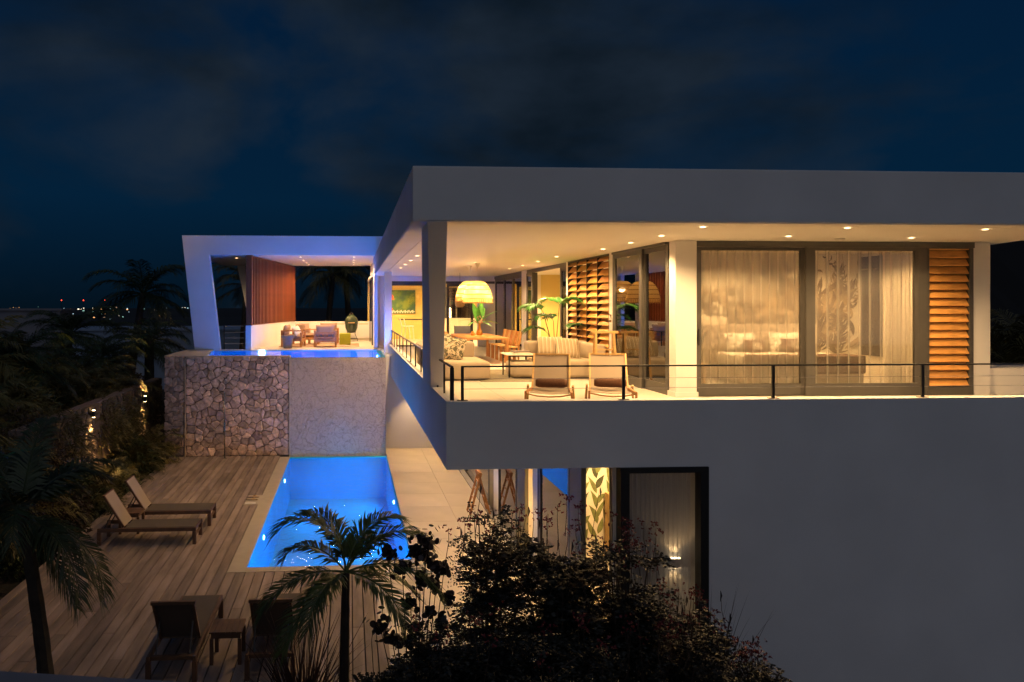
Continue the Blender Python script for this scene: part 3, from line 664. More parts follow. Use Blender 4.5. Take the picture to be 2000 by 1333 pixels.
# window nook with curtain and sconce; side walls added to block room light
b = MB(); b.box(4.06, 10.85, 0, 6.0, 10.95, BAND-.001); b.box(4.035, 10.44, 0, 4.059, 10.95, BAND-.001); vp('nook_wall', b, 'nook')
b = MB(); b.box(5.5, 10.37, 0, 5.6, 10.849, BAND-.001); vp('nook_wall', b, 'nook')
fw = MB(); z0, z1 = .02, 2.585
fw.box(3.90, D-.02, z0, 4.03, D+.16, z1); fw.box(5.085, D-.02, z0, 5.205, D+.16, z1); fw.box(4.03, D-.02, z1-.08, 5.085, D+.16, z1); fw.box(4.03, D-.02, z0, 5.085, D+.16, z0+.1)
fw = vp('window', fw, 'black'); fw['label'] = 'tall black-framed window of the lower floor'
b = MB(); b.box(4.03, D+.05, z0+.1, 5.085, D+.058, z1-.08); obj('glass_pane', b, 'glass', fw)
def curtain(x0, x1, z0, z1, y, waves, amp, along='x', mtl='sheer', flare=0):
    n_ = waves*10; b = MB(); rows = 7; vs = []
    ph = [random.uniform(-.5, .5) for _ in range(waves+2)]
    for r_ in range(rows):
        t = r_/(rows-1)
        for i in range(n_+1):
            u = i/n_; w_i = min(waves, int(u*waves)); am = amp*(.55+.6*(1-t))*(1+.4*ph[w_i])
            o_ = am*math.sin(u*waves*2*math.pi+ph[w_i]*.2)+.25*am*math.sin(u*waves*4*math.pi+1)
            p_ = x0+(x1-x0)*u+flare*(1-t)*(u-.5)
            vs.append((p_, y+o_, z0+(z1-z0)*t) if along == 'x' else (y+o_, p_, z0+(z1-z0)*t))
    w = n_+1
    b.add(vs, [(r_*w+i, r_*w+i+1, (r_+1)*w+i+1, (r_+1)*w+i) for r_ in range(rows-1) for i in range(n_)])
    return b
tag(obj('net_curtain', curtain(4.05, 5.08, .1, 2.5, 10.41, 15, .034, mtl='sheer2'), 'sheer2', smooth=True), 'pale grey net curtain hanging in the black-framed lower window', 'curtain')
t = thing('wall_sconce', 'half-moon wall lamp glowing up and down behind the lower net curtain', 'wall lamp', (5.02, 10.845, .96))
b = MB(); b.box(-.09, -.09, -.07, .09, 0, .07); b.box(-.02, -.01, -.02, .02, .01, .02); obj('lamp_body', b, 'frame', t)
b = MB(); b.box(-.07, -.08, .0705, .07, -.02, .075); b.box(-.07, -.08, -.075, .07, -.02, -.0705); obj('lamp_lens', b, 'bulb', t)
lamp('SPOT', (5.02, 10.775, 1.05), 2.6, WARM2, .02, (R(180), 0, 0), R(105), .3)
lamp('SPOT', (5.02, 10.775, .87), 2, WARM2, .02, (0, 0, 0), R(100), .3)
# lower lights: terrace soffit downlights under the overhang, rooms
for y_ in (11.3, 13.2, 15.1, 17.0, 18.9, 20.8, 22.7, 24.2):
    downlight(2.45, y_, BAND-.01, 42, size=R(88))
for (x_, y_, pw) in [(5.0, 12.6, 70), (4.9, 13.3, 40), (5.4, 17.0, 70), (5.4, 20.2, 80), (5.2, 15.6, 60), (5.4, 23, 60)]:
    downlight(x_, y_, BAND-.02, pw)
# furniture glimpsed in the lower rooms
t = thing('sideboard', 'yellow wooden cabinet against the leaf wallpaper behind the lower glass', 'cabinet', (5.25, 13.7, 0))
b = MB(); b.box(-.22, -.2, .04, .25, .2, 1.25); obj('cabinet_body', b, 'lightwood', t, bevel=.01)
b = MB(); b.box(-.20, -.215, .08, .005, -.2, 1.2); b.box(.012, -.215, .08, .23, -.2, 1.2); obj('cabinet_door', b, 'lightwood', t)
t = thing('kitchen_counter', 'brown kitchen counter with wooden front in the lower yellow room', 'counter', (5.7, 21.5, 0))
b = MB(); b.box(-.8, 0, 0, .8, .6, .85); obj('counter_base', b, 'teak', t); b = MB(); b.box(-.85, -.03, .85, .85, .62, .9); obj('counter_top', b, 'potgrey', t)
b = MB(); b.box(-.8, .35, 1.35, .8, .65, 1.75); obj('wall_shelf', b, 'lightwood', t)
print('LOWER')

# wooden folding stand on the paving
t = thing('folding_stand', 'wooden A-shaped folding stand with rungs beside the lower glass doors', 'stand', (3.06, 16.9, 0))
for y_ in (-.2, .2):
    for sx in (-1, 1):
        b = MB(); b.bar((sx*.24, y_, 0), (-sx*.03, y_*.9, .98), .035, .045); obj('leg', b, 'teak', t)
for k in range(4):
    for sx in (-1, 1):
        q_ = .18+k*.2; b = MB(); b.bar((sx*(.24-.27*q_), -.2, .98*q_), (sx*(.24-.27*q_), .2, .98*q_), .022, .022); obj('rung', b, 'teak', t)
b = MB(); b.bar((0, -.24, .98), (0, .24, .98), .06, .045); obj('top_bar', b, 'teak', t)

# ================================================================== balcony railings
YR = 10.25; ZT = 4.06
fr = thing('front_railing', 'low black steel railing with two thin cables along the front of the terrace', 'railing', (6, YR, CURB))
b = MB(); b.box(1.60, YR-.02, ZT-.022, 18, YR+.02, ZT); obj('top_rail', b, 'black', fr, world=True)
for x_ in (1.605, 3.975, 6.23, 8.54, 10.9, 13.2):
    b = MB(); b.box(-.021, -.012, 0, .021, .012, ZT-.022-CURB); b.box(-.075, -.035, 0, .075, .035, .008); obj('post', b, 'black', fr, world=True, loc=(x_+.015, YR, CURB))
for z_ in (3.87, 3.725):
    b = MB(); b.tube([(1.62, YR, z_), (18, YR, z_)], .0035, 5); obj('cable', b, 'steel', fr, world=True)
sr = thing('side_railing', 'low black steel railing with close upright posts along the pool side of the terrace', 'railing', (1.49, 18, CURB))
XR = 1.475
b = MB(); b.box(XR-.02, D+.13, ZT-.03, XR+.02, 27.3, ZT-.005); obj('top_rail', b, 'black', sr, world=True)
y_ = D+.15; k = 0
while y_ < 27.3:
    if 12.3 < y_ < 13.4: y_ = 13.5
    b = MB(); w_ = .028 if k in (0,) else .014
    b.box(-w_, -.022, 0, w_, .022, ZT-.03-CURB); obj('post', b, 'black', sr, world=True, loc=(XR, y_, CURB)); k += 1
    y_ += .85 if k <= 2 else 1.27

# ================================================================== pavilion
pv = thing('pool_pavilion', 'white angular open pavilion with leaning frame beside the raised pool', 'pavilion', (-2.5, 30, FL))
def pp(name, b, m, **k): return obj(name, b, m, pv, world=True, **k)
YP = 27.65; T = .35
b = MB(); b.prism([(-5.89, FL), (-4.93, FL), (-5.354, 6.86), (1.6, 6.86), (1.6, 7.60), (-6.372, 7.60)], YP, YP+T, 'y'); pp('front_frame', b, 'plaster', bevel=.01)
b = MB(); b.box(-6.15, YP+T+.001, 6.862, 1.6, 35.3, 7.55); pp('roof', b, 'ceiling')
b = MB(); b.prism([(-4.65, FL), (-4.33, FL), (-5.09, 6.861), (-5.41, 6.861)], 34.85, 35.3, 'y'); pp('rear_leg', b, 'plaster')
b = MB(); b.box(.96, YP+T+.001, FL, 1.10, 29.39, 6.861); b.box(1.0, 29.9, FL, 1.1, 35.3, 6.861); pp('side_wall', b, 'plaster')
b = MB(); b.box(.93, 30.4, FL, .998, 30.5, 6.2); b.box(.93, 33.6, FL, .998, 33.7, 6.2); b.box(.93, 30.5, 6.1, .998, 33.6, 6.2); df = pp('side_door', b, 'frame')
b = MB(); b.box(.95, 30.5, FL, .97, 33.6, 6.1); obj('glass_pane', b, 'rglass', df)
b = MB(); b.prism([(-5.9, 27.56), (1.2, 27.56), (1.2, 35.6), (-2.95, 35.6), (-4.05, 27.98), (-5.9, 27.98)], 2.9, FL, 'z'); pp('floor', b, 'floor')
b = MB(); b.box(-2.9, 35.2, FL, 1.0, 35.42, 4.15); pp('rear_parapet', b, 'plaster')
b = MB(); b.box(-2.9, 35.19, FL, 1.0, 35.199, FL+.1); pp('skirting', b, 'coping')
# diagonal half wall and slatted screen
A = Vector((-3.98, 27.72, 0)); B = Vector((-2.86, 35.15, 0)); d = (B-A); LN = d.length; ang = math.atan2(d.y, d.x)
mt = Matrix.Translation(A) @ Matrix.Rotation(ang, 4, 'Z')
b = MB(); b.box(0, -.22, FL, LN, 0, 4.16, mt); pp('half_wall', b, 'plaster', bevel=.008)
sc = MB(); sc.box(0.0, -.24, 4.162, .16, -.02, 6.858, mt); sc.box(0.16, -.12, 6.80, LN, -.05, 6.858, mt); sc.box(.16, -.12, 4.162, LN, -.05, 4.2, mt)
sc = pp('slatted_screen', sc, 'redslat')
b = MB(); b.box(-.045, -.22, 0, .045, -.10, 2.60); slm2 = b.mesh('slat', 'redslat')
ns_ = 34
for k in range(ns_):
    t_ = .32+(LN-.45)*k/(ns_-1); p_ = mt @ Vector((t_, -.03, 0))
    obj('slat', slm2, None, sc, loc=(p_.x, p_.y, 4.195), rot=(0, 0, ang))
b = MB(); b.box(.16, -.04, 4.2, LN, -.03, 6.80, mt); obj('backing_panel', b, 'darkwood', sc)  # dark sheet painting shade into the gaps between the slats
# small railing between leg and half wall
rl = thing('pavilion_railing', 'short dark railing with four bars between the leaning frame and half wall', 'railing', (-4.4, 27.9, FL))
for x_ in (-4.83, -4.06):
    b = MB(); b.box(-.02, -.02, 0, .02, .02, .95); obj('post', b, 'black', rl, world=True, loc=(x_, 27.95, FL))
for z_ in (.22, .44, .66, .9):
    b = MB(); b.tube([(-4.83, 27.95, FL+z_), (-4.06, 27.95, FL+z_)], .011, 5); obj('bar', b, 'steel', rl, world=True)
for (x_, y_) in [(-1.958,28.754),(-1.969,30.708),(-1.963,32.551),(-1.931,34.019),(.163,28.633),(.174,30.585),(.184,32.272),(.193,33.898)]:
    downlight(x_, y_, 6.862, 64, parent=pv)
for y_ in (29.5, 32.5): downlight(-4.6, y_, 6.862, 22, parent=pv)

# ---- pavilion furniture
def armchair(name, label, loc, rz):
    t = thing(name, label, 'armchair', loc, rz, 'teak armchairs in the pavilion')
    for x_ in (-.42, .42):
        for y_ in (-.40, .38):
            b = MB(); b.box(x_-.04, y_-.04, 0, x_+.04, y_+.04, .60 if y_ > 0 else .64); obj('leg', b, 'teak', t, bevel=.004)
        b = MB(); b.box(x_-.045, -.44, .60 if False else .641, x_+.045, .42, .685); obj('armrest', b, 'teak', t, bevel=.004)
    b = MB(); b.box(-.38, .34, .20, .38, .40, .34); b.box(-.38, -.42, .20, .38, -.36, .34); b.box(-.38, -.36, .24, -.34, .34, .32); b.box(.34, -.36, .24, .38, .34, .32); obj('seat_frame', b, 'teak', t)
    b = MB(); b.box(-.38, -.43, .52, .38, -.39, .62); b.box(-.38, -.43, .36, .38, -.40, .42)
    for k in range(4): b.box(-.26+k*.16, -.425, .42, -.22+k*.16, -.405, .52)
    obj('back_rail', b, 'teak', t)
    obj('seat_cushion', cushion(.76, .74, .17, .25), 'greyfab', t, loc=(0, -.0, .42), smooth=True)
    obj('back_cushion', cushion(.76, .46, .20, .3), 'greyfab', t, loc=(0, -.30, .68), rot=(R(78), 0, 0), smooth=True)
    return t
armchair('armchair', 'teak armchair seen from behind with plain brown back cushion, in the pavilion', (-.99, 29.55, FL), 0)
armchair('armchair', 'teak armchair seen from its side with white scatter cushion, beside the half wall', (-2.30, 29.7, FL), R(-97))
armchair('armchair', 'teak armchair with striped cushion at the back of the pavilion seats', (-1.9, 31.3, FL), R(-60))
armchair('armchair', 'teak armchair facing the pool, mostly hidden behind the nearer one', (-.95, 32.2, FL), R(180))
o = obj('scatter_cushion', cushion(.45, .45, .16), 'whitefab', loc=(-2.16, 29.55, FL+.66), rot=(R(62), 0, R(60)), smooth=True); tag(o, 'white square scatter cushion leaning in the side-on teak armchair', 'cushion')
o = obj('scatter_cushion', cushion(.45, .45, .16), 'greyfab', loc=(-1.95, 31.2, FL+.72), rot=(R(62), 0, R(20)), smooth=True); tag(o, 'striped grey scatter cushion on the rear pavilion armchair', 'cushion')
t = thing('planter', 'grey-brown tapered plastic planter standing at the pavilion pool edge', 'planter', (-2.45, 28.55, FL))
b = MB(); b.lathe([(0, 0), (.165, 0), (.21, .42), (.26, .42), (.265, .50), (.24, .50), (.22, .40), (0, .40)], 20); obj('pot', b, 'potgrey', t, smooth=False)
b = MB(); b.lathe([(.235, .46), (0, .47)], 20)
t = thing('pouf', 'lime green cube pouf on the pavilion floor', 'pouf', (-.20, 31.0, FL))
b = MB(); b.box(-.24, -.24, .0, .24, .24, .50); obj('seat', b, 'green', t, bevel=.035)
b = MB(); b.box(-2.9, 29.4, FL+.001, .4, 32.0, FL+.012); 
o = obj('pavilion_rug', b, 'greyfab'); tag(o, 'thin woven rug under the pavilion armchairs', 'rug')
# kamado grill
t = thing('kamado_grill', 'dark green egg-shaped ceramic grill with wooden side shelves on a stand', 'grill', (.08, 34.2, FL))
prof = [(0, .38), (.15, .39), (.22, .46), (.29, .62), (.31, .78), (.305, .83)]
b = MB(); b.lathe(prof, 24); obj('grill_base', b, 'egg', t, smooth=True)
b = MB(); b.lathe([(.31, .845), (.325, .90), (.30, 1.05), (.22, 1.18), (.10, 1.25), (0, 1.26)], 24); obj('grill_lid', b, 'egg', t, smooth=True)
b = MB(); b.lathe([(.312, .825), (.33, .825), (.33, .85), (.312, .85)], 24); obj('metal_band', b, 'black', t)
b = MB(); b.lathe([(.07, 1.25), (.07, 1.31), (.085, 1.32), (.085, 1.35), (0, 1.36)], 12); obj('chimney_cap', b, 'black', t)
b = MB(); b.box(-.78, -.12, .80, -.34, .12, .83); obj('side_shelf', b, 'lightwood', t); b = MB(); b.box(.34, -.12, .80, .80, .12, .83); obj('side_shelf', b, 'lightwood', t)
b = MB(); b.box(-.16, -.40, .86, .16, -.365, .895); obj('handle', b, 'lightwood', t)
for sx in (-1, 1):
    for sy in (-1, 1):
        b = MB(); b.tube([(sx*.20, sy*.20, .45), (sx*.17, sy*.17, .34), (sx*.30, sy*.25, .06), (sx*.30, sy*.25, 0)], .014, 6); obj('leg', b, 'black', t)
b = MB(); b.tube([(-.3, -.25, .12), (.3, -.25, .12), (.3, .25, .12), (-.3, .25, .12), (-.3, -.25, .12)], .012, 5); b.lathe([(.20, .42), (.215, .44)], 16); obj('stand_ring', b, 'black', t)

# ================================================================== terrace furniture
# --- two sling easy chairs at the railing
def sling_chair(loc, label):
    t = thing('sling_chair', label, 'lounge chair', loc, R(-17.5), 'sling lounge chairs by the front railing')
    for s_ in (-1, 1):
        b = MB(); b.bar((s_*.36, -.02, .30), (s_*.32, 1.28, .235), .035, .045); obj('seat_rail', b, 'teak', t, bevel=.004)
        b = MB(); b.bar((s_*.36, .0, 0), (s_*.36, .0, .28), .035, .035); obj('leg', b, 'teak', t)
        b = MB(); b.bar((s_*.40, 1.10, 0), (s_*.375, .95, .32), .035, .045); obj('leg', b, 'lightwood', t)
        b = MB(); b.bar((s_*.32, 1.24, .235), (s_*.315, 1.80, .80), .03, .045); obj('back_rail', b, 'lightwood', t, bevel=.004)
    b = MB()
    b.tube([(-.35, 0, .285), (-.18, -.005, .25), (0, -.01, .24), (.18, -.005, .25), (.35, 0, .285)], .012, 6); obj('front_bar', b, 'teak', t)
    b = MB(); b.bar((-.33, 1.80, .80), (.33, 1.80, .80), .03, .03); obj('head_rail', b, 'lightwood', t)
    b = MB(); n_ = 10; vs = []; th = .006
    for k in range(n_+1):
        u = k/n_
        if u < .6: q_ = u/.6; y_, z_ = q_*1.25, .305-.075*q_-.03*math.sin(math.pi*q_)
        else: q_ = (u-.6)/.4; y_, z_ = 1.25+.55*q_, .24+.55*q_
        for s_ in (-1, 0, 1): vs.append((s_*.325, y_, z_-(.02 if s_ == 0 else 0)))
    m_ = len(vs); vs += [(v[0], v[1]+.004, v[2]-th) for v in vs]
    fs = []
    for k in range(n_):
        for i in range(2): a_ = k*3+i; fs += [(a_, a_+1, a_+4, a_+3), (m_+a_+3, m_+a_+4, m_+a_+1, m_+a_)]
    b.add(vs, fs); obj('sling', b, 'taupefab', t, smooth=True)
    return t
sling_chair((3.16, 11.25, FL), 'teak sling chair with a brown rolled towel, left of the railing post')
sling_chair((4.20, 11.25, FL), 'teak sling chair with a brown rolled towel, right one behind the railing post')
for x_, lb in ((3.50, 'brown rolled towel lying on the left sling chair'), (4.54, 'brown rolled towel lying on the right sling chair')):
    b = MB(); n_ = 9; b.tube([(x_+(-.27+.54*i/n_)*.954, 12.28-(-.27+.54*i/n_)*.30, FL+.345) for i in range(n_+1)], [.055]+[.078+random.uniform(-.003, .003) for _ in range(n_-1)]+[.055], 12)
    o = obj('rolled_towel', b, 'brownfab', smooth=True); tag(o, lb, 'towel', 'rolled towels')

# --- sofas
def seg(name, parent, sx, sy, sz, loc, m='beigefab', bev=.07, rot=None):
    b = MB(); b.box(-sx/2, -sy/2, 0, sx/2, sy/2, sz); o = obj(name, b, m, parent, loc=loc, rot=rot)
    bv = o.modifiers.new('bevel', 'BEVEL'); bv.width = bev; bv.segments = 4; o.data.shade_smooth(); return o
t = thing('lounge_sofa', 'beige chaise sofa partly behind the corner post with patterned cushions', 'sofa', (2.45, 16.7, FL))
seg('seat', t, 1.42, 1.55, .40, (0, 0, .03)); seg('seat', t, 1.42, 1.0, .39, (.0, 1.35, .03))
seg('backrest', t, .30, 1.6, .40, (-.62, .35, .41), rot=(0, R(-8), 0)); seg('backrest', t, .62, .28, .40, (.34, 1.1, .40))
b = MB(); b.box(-.6, -.65, 0, .6, 1.6, .03); obj('plinth', b, 'black', t)
o = obj('scatter_cushion', cushion(.58, .58, .20), None, loc=(2.42, 16.75, FL+.68), rot=(R(62), R(8), R(-22)), smooth=True)
m, n, l, p = newmat('botanical_print_fabric'); p.inputs['Roughness'].default_value = .9
tcn = n.new('ShaderNodeTexCoord'); nn = n.new('ShaderNodeTexNoise'); nn.inputs['Scale'].default_value = 5.5; nn.inputs['Distortion'].default_value = 2.5; nn.inputs['Detail'].default_value = 1.5; l.new(tcn.outputs['Object'], nn.inputs[0])
crr = n.new('ShaderNodeValToRGB'); l.new(nn.outputs[0], crr.inputs[0]); crr.color_ramp.interpolation = 'CONSTANT'
es = crr.color_ramp.elements; es[0].color = (.12, .11, .07, 1); es[1].position = .46; es[1].color = (.50, .42, .28, 1); q = es.new(.55); q.color = (.62, .52, .40, 1); q = es.new(.62); q.color = (.22, .19, .12, 1)
l.new(crr.outputs[0], p.inputs['Base Color']); M['botanic'] = m; o.data.materials.append(m); tag(o, 'square cushion with sage leaf print, front one on the chaise sofa', 'cushion')
o = obj('scatter_cushion', cushion(.58, .58, .20), M['botanic'], loc=(2.15, 17.15, FL+.74), rot=(R(70), 0, R(-8)), smooth=True); tag(o, 'square cushion with sage leaf print, rear one against the sofa back', 'cushion')
def stripemat():
    m, n, l, p = newmat('striped_fabric'); p.inputs['Roughness'].default_value = .9
    tcn = n.new('ShaderNodeTexCoord'); sx = n.new('ShaderNodeSeparateXYZ'); l.new(tcn.outputs['Object'], sx.inputs[0])
    mu = n.new('ShaderNodeMath'); mu.operation = 'MULTIPLY'; mu.inputs[1].default_value = 11; l.new(sx.outputs[0], mu.inputs[0])
    fr_ = n.new('ShaderNodeMath'); fr_.operation = 'FRACT'; l.new(mu.outputs[0], fr_.inputs[0])
    crr = n.new('ShaderNodeValToRGB'); crr.color_ramp.interpolation = 'CONSTANT'; l.new(fr_.outputs[0], crr.inputs[0])
    es = crr.color_ramp.elements; es[0].color = (.62, .52, .38, 1); es[1].position = .3; es[1].color = (.16, .12, .08, 1)
    for pos, c_ in ((.4, (.62, .52, .38, 1)), (.55, (.33, .22, .10, 1)), (.72, (.62, .54, .40, 1)), (.82, (.14, .11, .08, 1)), (.88, (.45, .35, .2, 1))): q = es.new(pos); q.color = c_
    l.new(crr.outputs[0], p.inputs['Base Color']); return m
M['stripe'] = stripemat()
t = thing('lounge_sofa', 'beige two-part sofa with striped cushions in front of the louvre screen', 'sofa', (5.1, 16.9, FL))
seg('seat', t, 1.55, 1.3, .40, (.0, .0, .03)); seg('backrest', t, 1.55, .28, .42, (0, .62, .40)); seg('backrest', t, .28, 1.2, .38, (.68, .0, .41), rot=(0, R(6), 0))
b = MB(); b.box(-.7, -.6, 0, .7, .6, .03); obj('plinth', b, 'black', t)
o = obj('scatter_cushion', cushion(.60, .52, .20), 'stripe', loc=(4.85, 17.15, FL+.70), rot=(R(66), 0, R(-10)), smooth=True); tag(o, 'cream and brown striped cushion, left one on the right-hand sofa', 'cushion')
o = obj('scatter_cushion', cushion(.62, .52, .20), 'stripe', loc=(5.22, 16.95, FL+.68), rot=(R(64), R(5), R(8)), smooth=True); tag(o, 'cream and brown striped cushion, right one on the right-hand sofa', 'cushion')
t = thing('ottoman', 'rounded beige ottoman beside the black side table', 'ottoman', (4.12, 16.7, FL))
seg('seat', t, .78, .80, .36, (0, 0, .03), bev=.1); b = MB(); b.box(-.33, -.34, 0, .33, .34, .03); obj('plinth', b, 'black', t)
t = thing('side_table', 'black-framed side table with pale top holding magazines', 'side table', (3.98, 16.9, FL))
b = MB()
for x_ in (-.29, .27):
    for y_ in (-.42, .25): b.box(x_, y_, 0, x_+.03, y_+.03, .53)
b.box(-.29, -.42, .50, .30, -.40, .53); b.box(-.29, .26, .50, .30, .28, .53); b.box(-.29, -.39, 0, -.27, .26, .02)
obj('frame', b, 'black', t); b = MB(); b.box(-.33, -.45, .531, .34, .31, .556); obj('table_top', b, 'whitefab', t)
for k, (lb, mm) in enumerate((('pale magazine on the black-framed side table, bottom of the pile', 'whitefab'), ('dark-covered magazine on top of the pile on the side table', 'potgrey'))):
    b = MB(); b.cbox((0, 0, 0), (.42, .30, .03), Matrix.Rotation(.1*k, 4, 'Z')); o = obj('magazine', b, mm, loc=(4.05, 16.85, FL+.573+k*.031)); tag(o, lb, 'magazine')
b = MB(); b.box(2.9, 15.7, FL+.005, 4.6, 18.6, FL+.016); o = obj('terrace_rug', b, 'rug'); tag(o, 'olive-grey rug on the terrace floor between the two sofas', 'rug')
# wooden towel rack behind sofa
t = thing('towel_rack', 'light wooden sawhorse towel rack standing by the glass door', 'rack', (5.62, 15.55, FL))
b = MB()
for s_ in (-1, 1):
    for q_ in (-1, 1): b = MB(); b.bar((s_*.24, q_*.16, 0), (s_*.20, q_*.02, 1.08), .045, .045); obj('leg', b, 'lightwood', t)
b = MB(); b.box(-.30, -.04, 1.08, .30, .04, 1.13); obj('top_bar', b, 'lightwood', t); b = MB(); b.bar((-.22, 0, .72), (.22, 0, .72), .03, .03); obj('cross_bar', b, 'lightwood', t)

# --- dining set
dt = thing('dining_table', 'long teak dining table under the straw pendant lamps', 'dining table', (3.98, 22.1, FL))
b = MB(); b.box(-.62, -1.55, .70, .62, 1.55, .76); obj('table_top', b, 'teak', dt, bevel=.006)
for sx in (-1, 1):
    for sy in (-1, 1): b = MB(); b.box(sx*.60-.05 if sx > 0 else -.62, sy*1.49-.06, 0, sx*.60+.02 if sx > 0 else -.52, sy*1.49+.05, .699); obj('leg', b, 'teak', dt)
def dining_chair(loc, rz, label):
    t = thing('dining_chair', label, 'chair', loc, rz, 'slatted teak dining chairs')
    for x_ in (-.22, .22):
        b = MB(); b.box(x_-.022, .18, 0, x_+.022, .225, .44); obj('leg', b, 'teak', t); b = MB(); b.bar((x_, -.20, 0), (x_, -.20, .45), .04, .04); b.bar((x_, -.20, .45), (x_, -.30, .92), .04, .04); obj('leg', b, 'teak', t)
    b = MB()
    for k in range(5): b.box(-.23, -.2+k*.085, .44, .23, -.125+k*.085, .46)
    obj('seat', b, 'lightwood', t)
    for k in range(4):
        b = MB(); mt_ = Matrix.Translation((-.165+k*.11, -.215, .47)) @ Matrix.Rotation(R(12), 4, 'X'); b.box(-.045, -.01, 0, .045, .01, .46, mt_); obj('back_slat', b, 'lightwood', t)
    b = MB(); b.bar((-.24, -.21, .50), (.24, -.21, .50), .03, .03); obj('back_rail', b, 'teak', t)
for k, y_ in enumerate((21.15, 21.8, 22.45, 23.1)):
    dining_chair((4.78, y_, FL), R(90), ['slatted teak dining chair on the right of the table, nearest to the camera', 'slatted teak dining chair on the right of the table, second from the near end', 'slatted teak dining chair on the right of the table, third from the near end', 'slatted teak dining chair on the right of the table, farthest from the camera'][k])
    if k < 4: dining_chair((3.16, y_, FL), R(-90), ['slatted teak dining chair on the left of the table, nearest to the camera', 'slatted teak dining chair on the left of the table, second from the near end', 'slatted teak dining chair on the left of the table, third from the near end', 'slatted teak dining chair on the left of the table, farthest from the camera'][k])
t = thing('sling_armchair', 'blue-grey mesh chair at the far head of the dining table', 'chair', (3.9, 24.3, FL), R(180))
b = MB(); mt_ = Matrix.Translation((0, -.22, .42)) @ Matrix.Rotation(R(14), 4, 'X'); b.box(-.27, -.012, 0, .27, .012, .58, mt_); b.box(-.27, -.22, .41, .27, .25, .435); m_ = mat('blue_grey_mesh', (.12, .12, .15), .7); M['bluemesh'] = m_; obj('sling', b, 'bluemesh', t)
b = MB()
for x_ in (-.28, .28): b.tube([(x_, .25, 0), (x_, .25, .43), (x_, -.22, .43), (x_, -.36, 1.0)], .014, 6); b.tube([(x_, -.2, .43), (x_, -.3, 0)], .014, 6)
obj('frame', b, 'black', t)
# vase and foliage
def blade_leaf(b, base, direction, ln, w, droop, fold=.25, n_=7):
    base = Vector(base); d = Vector(direction).normalized(); side = d.cross(Vector((0, 0, 1)))
    side = side.normalized() if side.length > .55 else Vector((1, .15, 0)).normalized(); pos = base.copy(); rows = []
    for i in range(n_+1):
        t = i/n_; ww = w*math.sin(math.pi*min(.999, .08+t*.92)**.8)*.5
        nrm = side.cross(d).normalized(); rows.append((pos-side*ww+nrm*ww*fold, pos.copy(), pos+side*ww+nrm*ww*fold))
        pos = pos+d*(ln/n_); d = (d+Vector((0, 0, -droop/n_))).normalized()
    vs = [p for r_ in rows for p in r_]; fs = []
    for i in range(n_): a_ = i*3; fs += [(a_, a_+1, a_+4, a_+3), (a_+1, a_+2, a_+5, a_+4)]
    b.add(vs, fs)
t = thing('vase_bouquet', 'amber bottle vase with big green leaves and pale blooms on the dining table', 'vase', (3.93, 21.55, FL+.785))
b = MB(); b.lathe([(0, 0), (.07, .0), (.10, .05), (.09, .13), (.04, .2), (.035, .36), (.05, .38)], 16); m_ = mat('amber_ceramic', (.55, .22, .03), .25); M['amber'] = m_; obj('vase', b, 'amber', t, smooth=True)
rr = random.Random(5)
for (dx, dy, dz, ln, w, dr) in [(-.3, 0, 1, .62, .2, .3), (.1, .1, 1, .66, .2, .2), (.75, -.1, .8, .66, .21, .7), (-.9, 0, .45, .60, .17, .9), (.9, .1, .3, .6, .2, .9), (-.5, -.3, .15, .45, .16, 1.0), (.5, -.5, .1, .42, .16, .8), (.35, .3, .95, .5, .13, .3), (-.12, -.2, 1, .5, .14, .2)]:
    b = MB(); blade_leaf(b, (0, 0, .36), (dx, dy, dz), ln*1.15, w*1.15, dr); obj('leaf', b, 'vaseleaf', t, smooth=True)
b = MB()
for k in range(26):
    a_ = rr.uniform(0, 6.28); r_ = rr.uniform(.02, .15); b.cbox((r_*math.cos(a_), -.06+r_*math.sin(a_), .46+rr.uniform(-.06, .13)), (.035, .035, .03), Matrix.Rotation(rr.uniform(0, 3), 4, (1, .4, .2)))
M['bloom'] = mat('pale_pink_bloom', (.55, .36, .28), .7); obj('flower_cluster', b, 'bloom', t, bevel=.006)
t = thing('serving_board', 'low wooden tray with a small bowl on the dining table', 'tray', (3.78, 21.3, FL+.762))
b = MB(); b.box(-.30, -.22, 0, .34, .30, .022); obj('tray', b, 'lightwood', t, bevel=.005)
b = MB(); b.lathe([(0, .022), (.05, .022), (.07, .09), (.03, .16), (0, .15)], 14, (-.08, .12, 0)); obj('bowl', b, 'amber', t)

